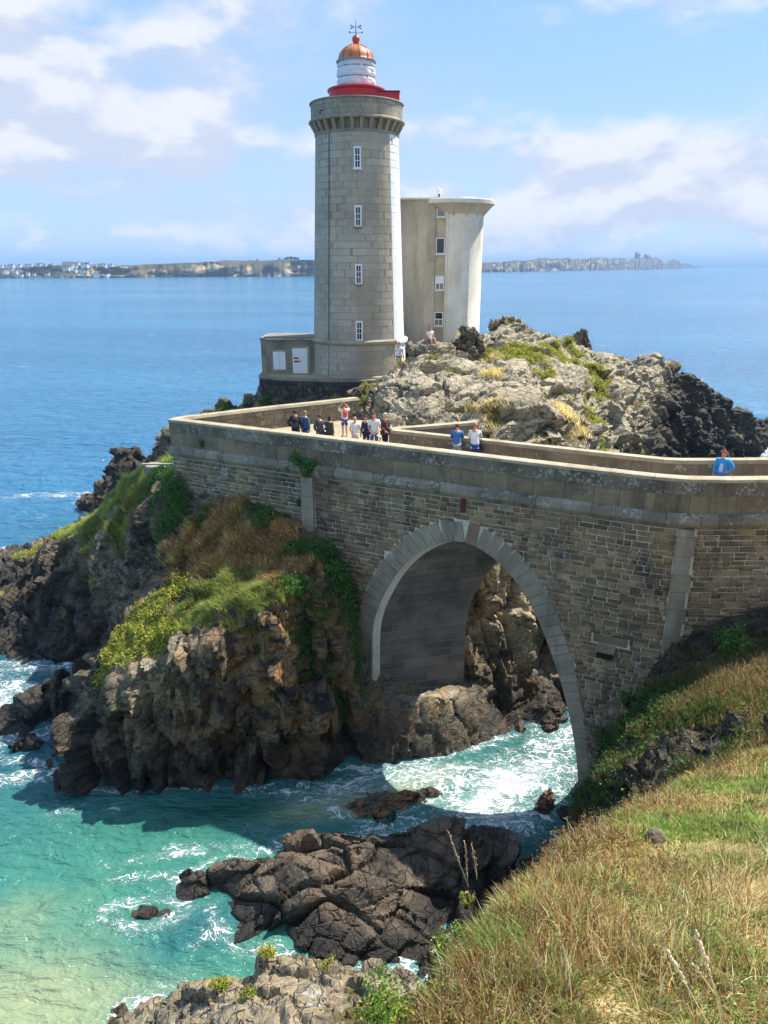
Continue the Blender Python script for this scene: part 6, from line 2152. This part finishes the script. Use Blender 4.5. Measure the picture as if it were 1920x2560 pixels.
    if skirt:
        bm = bmesh.new(); bm_lathe(bm, [(.17, hip + .10), (.20, hip - .05), (.25, hip - .3), (.27, hip - .5)], 20)
        for v in bm.verts: v.co.y *= 0.8
        bobj('skirt', bm, cloth(legs), o, True)
    bm = bmesh.new()
    for n in 'lr':
        a, t_ = Vector(J['an' + n]), Vector(J['to' + n])
        bm_tube(bm, [a + Vector((0, .04, -.02)), a + Vector((0, 0, -.03)), t_, t_ + Vector((0, -.06, -.005))], [.035, .05, .045, .02], 8)
    bobj('shoes', bm, cloth(shoes), o, True)
    # hair
    bm = bmesh.new()
    bmesh.ops.create_uvsphere(bm, u_segments=16, v_segments=10, radius=1)
    h = Vector(J['head'])
    for v in bm.verts:
        c = v.co
        if c.y < -0.35 and c.z < 0.45: c.y = -0.30; c.z = max(c.z, 0.30)
        drop = 1.0 if not long_hair else (1.9 if c.y > -0.1 and c.z < 0 else 1.0)
        v.co = h + Vector((c.x * .096, c.y * .108 + .008, c.z * .105 * drop + .018 + (0.0 if c.z > -0.5 else 0.03 * (not long_hair))))
    bobj('hair', bm, cloth(hair), o, True)
    # eyes
    for s in (-1, 1):
        bm = bmesh.new(); bmesh.ops.create_icosphere(bm, subdivisions=1, radius=.011)
        e = bobj('eye', bm, M['black'], o); e.location = (s * .032, dy - .105, hip + .715)
    if bag == 'backpack':
        bm = bmesh.new()
        bm_box(bm, -.15, .15, dy + .13, dy + .30, hip + .06, hip + .50, 0.05)
        bp = bobj('backpack', bm, cloth((34, 36, 44)), o, True)
        for s in (-1, 1):
            tube_obj('strap', [(s * .10, dy + .15, hip + .48), (s * .11, dy + .02, hip + .56), (s * .11, dy - .13, hip + .42), (s * .13, dy - .10, hip + .2), (s * .12, dy + .14, hip + .1)], .018, cloth((34, 36, 44)), bp, 5)
        box_obj('pocket', -.10, .10, dy + .30, dy + .34, hip + .10, hip + .28, cloth((70, 72, 80)), bp, 0.02)
    elif bag == 'red':
        bm = bmesh.new(); bm_box(bm, -.11, .11, dy + .12, dy + .21, hip + .12, hip + .46, 0.04)
        bobj('backpack', bm, cloth((226, 74, 66)), o, True)
    elif bag == 'shoulder':
        bm = bmesh.new(); bm_box(bm, -.34, -.20, dy - .05, dy + .22, hip - .28, hip + .06, 0.04)
        b_ = bobj('shoulder_bag', bm, cloth((34, 36, 52)), o, True)
        tube_obj('strap', [(-.27, dy - .02, hip + .04), (-.20, dy, hip + .54), (-.27, dy + .18, hip + .04)], .014, cloth((34, 36, 52)), b_, 5)
    elif bag == 'cardigan':
        bm = bmesh.new(); bm_box(bm, -.33, -.17, dy - .02, dy + .16, hip - .30, hip + .14, 0.05)
        bobj('carried_cardigan', bm, cloth((238, 214, 214)), o, True)
    return o


PI = math.pi
person((-4.15, 34.25, 13.302), PI + 0.1, 'person in a black jacket with a dark backpack seen from behind', (38, 42, 54), (40, 42, 50), (60, 42, 32), 1.78, arms=('down', 'hip'), jacket=(38, 42, 54), bag='backpack')
person((-3.72, 34.45, 13.302), PI - 0.7, 'person in a blue jacket just right of the dark backpack', (64, 96, 140), (50, 56, 70), (150, 120, 92), 1.70, jacket=(64, 96, 140))
person((-2.93, 33.50, 13.302), PI + 0.35, 'person in a dark grey hoodie with back turned beside the parapet', (76, 80, 90), (52, 54, 62), (92, 58, 40), 1.72, arms=('hip', 'front'), jacket=(72, 76, 86), lean=0.05)
person((-2.54, 33.55, 13.302), PI - 0.9, 'dark haired person in a charcoal top right of the grey hoodie', (66, 64, 66), (60, 58, 60), (62, 44, 34), 1.64, jacket=(74, 70, 68), lean=0.06, long_hair=True)
person((-1.98, 36.7, 13.302), PI + 0.25, 'person with a red backpack and blue shorts raising both arms to the face', (240, 226, 222), (42, 74, 136), (150, 66, 48), 1.66, arms='face', shorts=True, bag='red', shoes=(210, 190, 170))
person((-1.33, 33.50, 13.302), 0.1, 'fair haired person in a white shirt facing the camera', (240, 238, 234), (226, 216, 200), (206, 178, 140), 1.60, arms=('front', 'down'))
person((-0.82, 33.75, 13.302), -0.5, 'person in navy half hidden behind the tall man in white', (44, 54, 80), (42, 48, 66), (64, 50, 42), 1.62, long_sleeve=True)
person((-0.45, 33.25, 13.302), 0.0, 'tall man in a white t-shirt and jeans with hands clasped', (240, 236, 228), (74, 104, 152), (126, 72, 56), 1.84, arms='front')
person((0.04, 33.62, 13.302), 0.7, 'grey haired person in a dark brown jacket right of the man in white', (96, 70, 62), (54, 58, 78), (206, 200, 192), 1.76, arms=('front', 'down'), jacket=(92, 62, 54))
person((-0.17, 31.95, 13.302), 0.3, 'fair haired child whose head just shows above the parapet', (198, 120, 84), (80, 80, 90), (206, 142, 96), 1.02)
person((3.12, 31.05, 13.302), PI - 0.15, 'person in a denim blue jacket and beige trousers leaning on the far parapet', (70, 118, 178), (190, 172, 142), (110, 62, 46), 1.76, arms='wall', jacket=(66, 114, 176), lean=0.10)
person((3.86, 30.75, 13.302), PI - 0.1, 'person in a white shirt and blue trousers leaning on the far parapet', (244, 240, 238), (36, 66, 140), (176, 122, 92), 1.86, arms='wall', lean=0.10, bag='shoulder', long_sleeve=True)
person((12.45, 26.35, 13.302), -0.75, 'red haired woman in a bright blue jacket with one hand on her hip', (206, 214, 236), (74, 116, 160), (168, 66, 32), 1.76, arms=('down', 'hip'), jacket=(48, 158, 232))
_n = sc.ray_cast(bpy.context.evaluated_depsgraph_get(), Vector((0.92, 46.3, 30)), Vector((0, 0, -1)))
person((0.92, 46.3, _n[1].z if _n[0] else 15.05), 0.1, 'person in a white t-shirt and dark shorts at the lighthouse foot', (240, 240, 242), (46, 60, 88), (96, 58, 46), 1.74, shorts=True)
dg = bpy.context.evaluated_depsgraph_get()
hit, pos, *_ = sc.ray_cast(dg, Vector((2.75, 45.35, 30)), Vector((0, 0, -1)))
person((2.75, 45.35, (pos.z if hit else 17.2)), 0.4, 'person with long hair sitting on the flat boulder below the round tower', (246, 232, 222), (190, 150, 130), (120, 66, 46), 1.62, sit=True, long_hair=True)
grow_figures()

# ------------------------------------------------------------------ far shore
def far_mat():
    m, T, p, o = new_mat('far_cliff')
    g = T.n('ShaderNodeNewGeometry')
    pos = g.outputs['Position']
    up = T.n('ShaderNodeSeparateXYZ', i_0=g.outputs['Normal']).outputs[2]
    n1 = T.noise(T.vmath('MULTIPLY', pos, (1, 1, 2.6)), 0.030, 6, 0.66, 0.6)
    n2 = T.noise(pos, 0.02, 4, 0.6)
    cl_ = T.ramp(n1, [(0.40, lin_rgb(84, 76, 70)), (0.52, lin_rgb(128, 108, 84)), (0.62, lin_rgb(206, 182, 142))])
    gr = T.ramp(n2, [(0.35, lin_rgb(66, 70, 56)), (0.6, lin_rgb(96, 92, 70)), (0.75, lin_rgb(118, 108, 84))])
    T.set(p.inputs['Base Color'], T.mix(T.step(up, 0.45, 0.8), cl_, gr))
    p.inputs['Roughness'].default_value = 0.95
    p.inputs['Specular IOR Level'].default_value = 0.1
    return m


M['far'] = far_mat()


def far_coast(name, line, n, rows_back, seed, label=None):
    """line: (x, y, top height) along the waterline; sheer face, then a plateau running inland"""
    line = np.array(line, float)
    cum = np.concatenate([[0], np.cumsum(np.hypot(np.diff(line[:, 0]), np.diff(line[:, 1])))])
    u = np.linspace(0, cum[-1], n)
    X = np.interp(u, cum, line[:, 0]); Y = np.interp(u, cum, line[:, 1]); Ht = np.interp(u, cum, line[:, 2])
    dist = np.hypot(X, Y); dx, dy_ = X / dist, Y / dist
    q = np.stack([u * 0.02, np.zeros(n), np.zeros(n)], 1).astype(np.float32)
    nz = fbm(q, 4, seed); nz2 = fbm(q * 4.1, 3, seed + 9)
    Ht = np.maximum(Ht * (1 + 0.05 * nz + 0.02 * nz2), 0.3)
    V = []
    prof = [(0.0, -0.06), (0.02, 0.10), (0.10, 0.32), (0.22, 0.58), (0.42, 0.82), (0.8, 1.0)] + [(0.8 + 4 * (k + 1), 1.0 + 0.10 * k / rows_back) for k in range(rows_back)]
    for i, (b, f) in enumerate(prof):
        wv = fbm(np.stack([u * 0.016, np.full(n, i * 0.55), np.zeros(n)], 1).astype(np.float32), 4, seed + 20)
        back = b * Ht * 1.1 + (12 + 5 * nz2 + 30 * np.abs(wv)) * np.minimum(0.3 + Ht / 40, 1.1) * (1 if i < 6 else 0.4)
        z = Ht * f * (1 + (0.10 * wv if 0 < i < 6 else 0.02 * wv))
        V.append(np.stack([X + dx * back, Y + dy_ * back, z], 1))
    # back slope down to the water
    V.append(V[-1] * np.array([1, 1, 0]) + np.stack([dx * 60, dy_ * 60, np.full(n, -1.0)], 1))
    V = np.array(V); R = len(V)
    I = np.arange(R * n).reshape(R, n)
    quads = np.stack([I[:-1, :-1], I[:-1, 1:], I[1:, 1:], I[1:, :-1]], -1).reshape(-1, 4)
    me = fast_mesh(name, V.reshape(-1, 3), [quads])
    me.polygons.foreach_set('use_smooth', np.ones(len(me.polygons), bool))
    return tag(link(name, me, M['far']), kind='structure')


# waterline points with the height of the land behind them, in metres from the viewer
SHORE_TOWN = [(-984, 1320, 16.7), (-825, 1344, 18.2), (-726, 1368, 18.9), (-689, 1393, 18.9), (-619, 1404, 19.7), (-558, 1419, 22.1), (-537, 1430, 21.3), (-509, 1447, 17.9), (-464, 1469, 22.1), (-421, 1504, 26.5), (-364, 1528, 28.3), (-270, 1566, 30.3), (-181, 1606, 32.4), (-126, 1634, 33.5), (-30, 1708, 33.0), (79, 1877, 30.9), (158, 2028, 29.3)]
SHORE_RIGHT = [(149, 2270, 23.8), (328, 2615, 30.1), (409, 2747, 33.6), (529, 2961, 39.6), (611, 3106, 47.5), (786, 3383, 50.8), (1037, 3787, 56.4), (1249, 4115, 55.9), (1427, 4400, 60.7), (1626, 4728, 69.0), (1735, 4911, 68.0), (1776, 4975, 43.3), (1811, 5041, 26.5), (1854, 5109, 49.7), (1942, 5250, 62.3), (2095, 5556, 55.3), (2185, 5723, 30.4), (2354, 6089, 41.3), (2469, 6290, 31.3), (2683, 6735, 12.9), (2973, 7248, 5.6)]
SHORE_FAR = [(3603, 11019, 23.0), (4961, 12459, 35.1), (7060, 14332, 42.0), (9111, 14332, 39.6), (10058, 13330, 27.1)]
shore_a = far_coast('far_coast', SHORE_TOWN, 700, 7, 401)
shore_b = far_coast('far_coast', SHORE_RIGHT, 560, 5, 421)
far_coast('far_coast', SHORE_FAR, 160, 4, 441)

# houses of the town on the left
M['house_wall'] = plain('white_house_wall', (0.74, 0.72, 0.68), 0.9)
M['house_roof'] = plain('slate_roof', (0.10, 0.11, 0.13), 0.8)
g = random.Random(3)


def house_meshes(wd, dp, hg, rf):
    wv = [(-wd, -dp, -3), (wd, -dp, -3), (wd, dp, -3), (-wd, dp, -3), (-wd, -dp, hg), (wd, -dp, hg), (wd, dp, hg), (-wd, dp, hg), (-wd, 0, hg + rf), (wd, 0, hg + rf)]
    wf = [(0, 1, 5, 4), (2, 3, 7, 6), (1, 2, 6, 9, 5), (3, 0, 4, 8, 7)]
    e = 0.3
    rv = [(-wd - e, -dp - e, hg - 0.2), (wd + e, -dp - e, hg - 0.2), (wd + e, 0, hg + rf + 0.15), (-wd - e, 0, hg + rf + 0.15), (-wd - e, dp + e, hg - 0.2), (wd + e, dp + e, hg - 0.2)]
    rf_ = [(0, 1, 2, 3), (3, 2, 5, 4)]
    a = bpy.data.meshes.new('wall'); a.from_pydata(wv, [], wf); a.materials.append(M['house_wall'])
    b = bpy.data.meshes.new('roof'); b.from_pydata(rv, [], rf_); b.materials.append(M['house_roof'])
    return a, b


HM = [house_meshes(4, 3, 3.4, 2.0), house_meshes(6, 3.2, 3.6, 2.2), house_meshes(3, 3, 5.0, 2.4)]
bpy.context.view_layer.update()
bv = BVHTree.FromObject(shore_a, bpy.context.evaluated_depsgraph_get())
cnt = 0
_st = np.array(SHORE_TOWN, float)
for i in range(400):
    bx = g.uniform(-760, -505)
    by = float(np.interp(bx, _st[:, 0], _st[:, 1]))
    k = 1 + g.uniform(14, 62) / math.hypot(bx, by)
    h_ = bv.ray_cast(Vector((bx * k, by * k, 300)), Vector((0, 0, -1)))
    if h_[0] is None or h_[0].z < 1.5: continue
    p_ = h_[0]
    a_, b_ = HM[g.randrange(3)]
    o = tag(empty('house', (p_.x, p_.y, p_.z + 0.4)), 'tiny white house of the town on the far left shore', 'house', 'houses of the town on the far shore')
    o.rotation_euler = (0, 0, g.uniform(-0.5, 0.5)); sc_ = g.uniform(0.55, 0.95); o.scale = (sc_,) * 3
    link('wall', a_, None, o); link('roof', b_, None, o)
    cnt += 1
    if cnt >= 105: break
# trees on the skyline of the far shore
M['far_leaf'] = plain('far_tree_foliage', (0.035, 0.055, 0.03), 0.9, var=0.4, vs=0.4)


def far_tree(p_, w_, h_, seed):
    o = tag(empty('tree', p_), 'tiny dark tree on the skyline of the far left shore', 'tree', 'trees on the far shore skyline')
    tube_obj('trunk', [(0, 0, -2), (0, 0, h_ * 0.5)], [w_ * 0.06, w_ * 0.04], M['bark'], o, 5)
    bm = bmesh.new(); bmesh.ops.create_icosphere(bm, subdivisions=3, radius=1)
    co = np.array([v.co[:] for v in bm.verts], np.float32)
    k = 1 + 0.35 * fbm(co * 2.2 + seed, 3, 7)
    for v, q in zip(bm.verts, k):
        v.co = Vector((v.co.x * w_ * 0.5 * q, v.co.y * w_ * 0.5 * q, h_ * 0.62 + v.co.z * h_ * 0.42 * q))
    bobj('crown', bm, M['far_leaf'], o)


TREES = [(-225, 1685, 4.8), (-214, 1685, 4.7), (-208, 1685, 7.6), (-200, 1685, 8.5), (-192, 1685, 8.5), (-186, 1685, 6.6), (-271, 1670, 3.8), (-286, 1670, 2.9), (-589, 1502, 6.1), (-582, 1503, 8.1), (-573, 1503, 8.0), (-567, 1503, 6.0),
         (-676, 1501, 4.1), (-726, 1501, 4.2), (-644, 1502, 4.1)]
for i, (tx, ty, wm) in enumerate(TREES):
    h_ = bv.ray_cast(Vector((tx, ty, 400)), Vector((0, 0, -1)))
    if h_[0]:
        far_tree((tx, ty, h_[0].z), wm, wm * 0.8, i)
# ruined towers on the right headland
bv2 = BVHTree.FromObject(shore_b, bpy.context.evaluated_depsgraph_get())
for rx_, ry_, hm, lab in ((1521, 4699, 18, 'tiny ruined tower on the skyline of the far right headland'), (1605, 4790, 9, 'tiny squat ruin at the end of the far right headland')):
    D = math.hypot(rx_, ry_)
    h_ = bv2.ray_cast(Vector((rx_, ry_, 900)), Vector((0, 0, -1)))
    zt = h_[0].z if h_[0] else 60
    o = tag(empty('ruin', (rx_, ry_, zt - 3)), lab, 'ruin')
    k = D / 3000
    box_obj('ruin_wall', -8 * k, 8 * k, -6 * k, 6 * k, 0, hm * k + 3, M['far'], o)
    box_obj('ruin_turret', -8.5 * k, -3 * k, -6.5 * k, 0, 0, hm * k * 1.35 + 3, M['far'], o)
# sailing boats
M['sail'] = plain('white_sail', (0.8, 0.8, 0.8), 0.8); M['hull'] = plain('white_hull', (0.7, 0.7, 0.72), 0.4)
for bx, by, hm, lab in ((-227, 1528, 8, 'tiny white sailing boat under the far cliffs left of the lighthouse'), (-207, 1475, 7, 'tiny low sailing boat second from the lighthouse on the left'),
                        (-188, 1516, 11, 'tallest tiny sailing boat just left of the lighthouse'), (-508, 1368, 9, 'tiny sailing boat below the end of the far town'), (1015, 3508, 14, 'tiny sailing boat off the far right headland')):
    o = tag(empty('sailing_boat', (bx, by, 0)), lab, 'boat', 'sailing boats on the far water')
    L_ = hm * 0.42
    V = [(-L_, 0, 0.9), (-L_ * 0.8, -L_ * 0.24, 0.9), (L_ * 0.3, -L_ * 0.3, 0.9), (L_ * 1.1, 0, 1.2), (L_ * 0.3, L_ * 0.3, 0.9), (-L_ * 0.8, L_ * 0.24, 0.9), (-L_ * 0.7, 0, -0.5), (L_ * 0.7, 0, -0.5)]
    mobj('hull', V, [(0, 1, 2, 3, 4, 5), (0, 6, 1), (1, 6, 7, 2), (2, 7, 3), (3, 7, 4), (4, 7, 6, 5), (5, 6, 0)], M['hull'], o)
    tube_obj('mast', [(0.1 * L_, 0, 0.6), (0.1 * L_, 0, hm)], 0.12, M['white'], o, 5)
    mobj('sail', [(0.05 * L_, 0, 1.6), (-L_ * 0.9, 0.25, 1.7), (0.05 * L_, 0, hm * 0.97), (-L_ * 0.35, 0.35, hm * 0.5)], [(0, 1, 3), (0, 3, 2)], M['sail'], o)
    mobj('jib', [(L_ * 1.0, 0, 1.3), (0.2 * L_, 0.2, 1.5), (0.15 * L_, 0, hm * 0.8)], [(0, 1, 2)], M['sail'], o)

# ------------------------------------------------------------------ haze
HAZE_D = 0.00015
def haze():
    bm = bmesh.new()
    bm_box(bm, -15000, 15000, -400, 16000, -6, 130)
    m = bpy.data.materials.new('sea_air'); m.use_nodes = True
    m.node_tree.nodes.clear(); T = NT(m.node_tree)
    out = T.n('ShaderNodeOutputMaterial')
    v = T.n('ShaderNodeVolumePrincipled')
    v.inputs['Color'].default_value = (0.42, 0.66, 1.0, 1); v.inputs['Density'].default_value = HAZE_D; v.inputs['Anisotropy'].default_value = 0.0
    m.node_tree.links.new(v.outputs[0], out.inputs['Volume'])
    tag(bobj('haze', bm, m), kind='stuff')


haze()
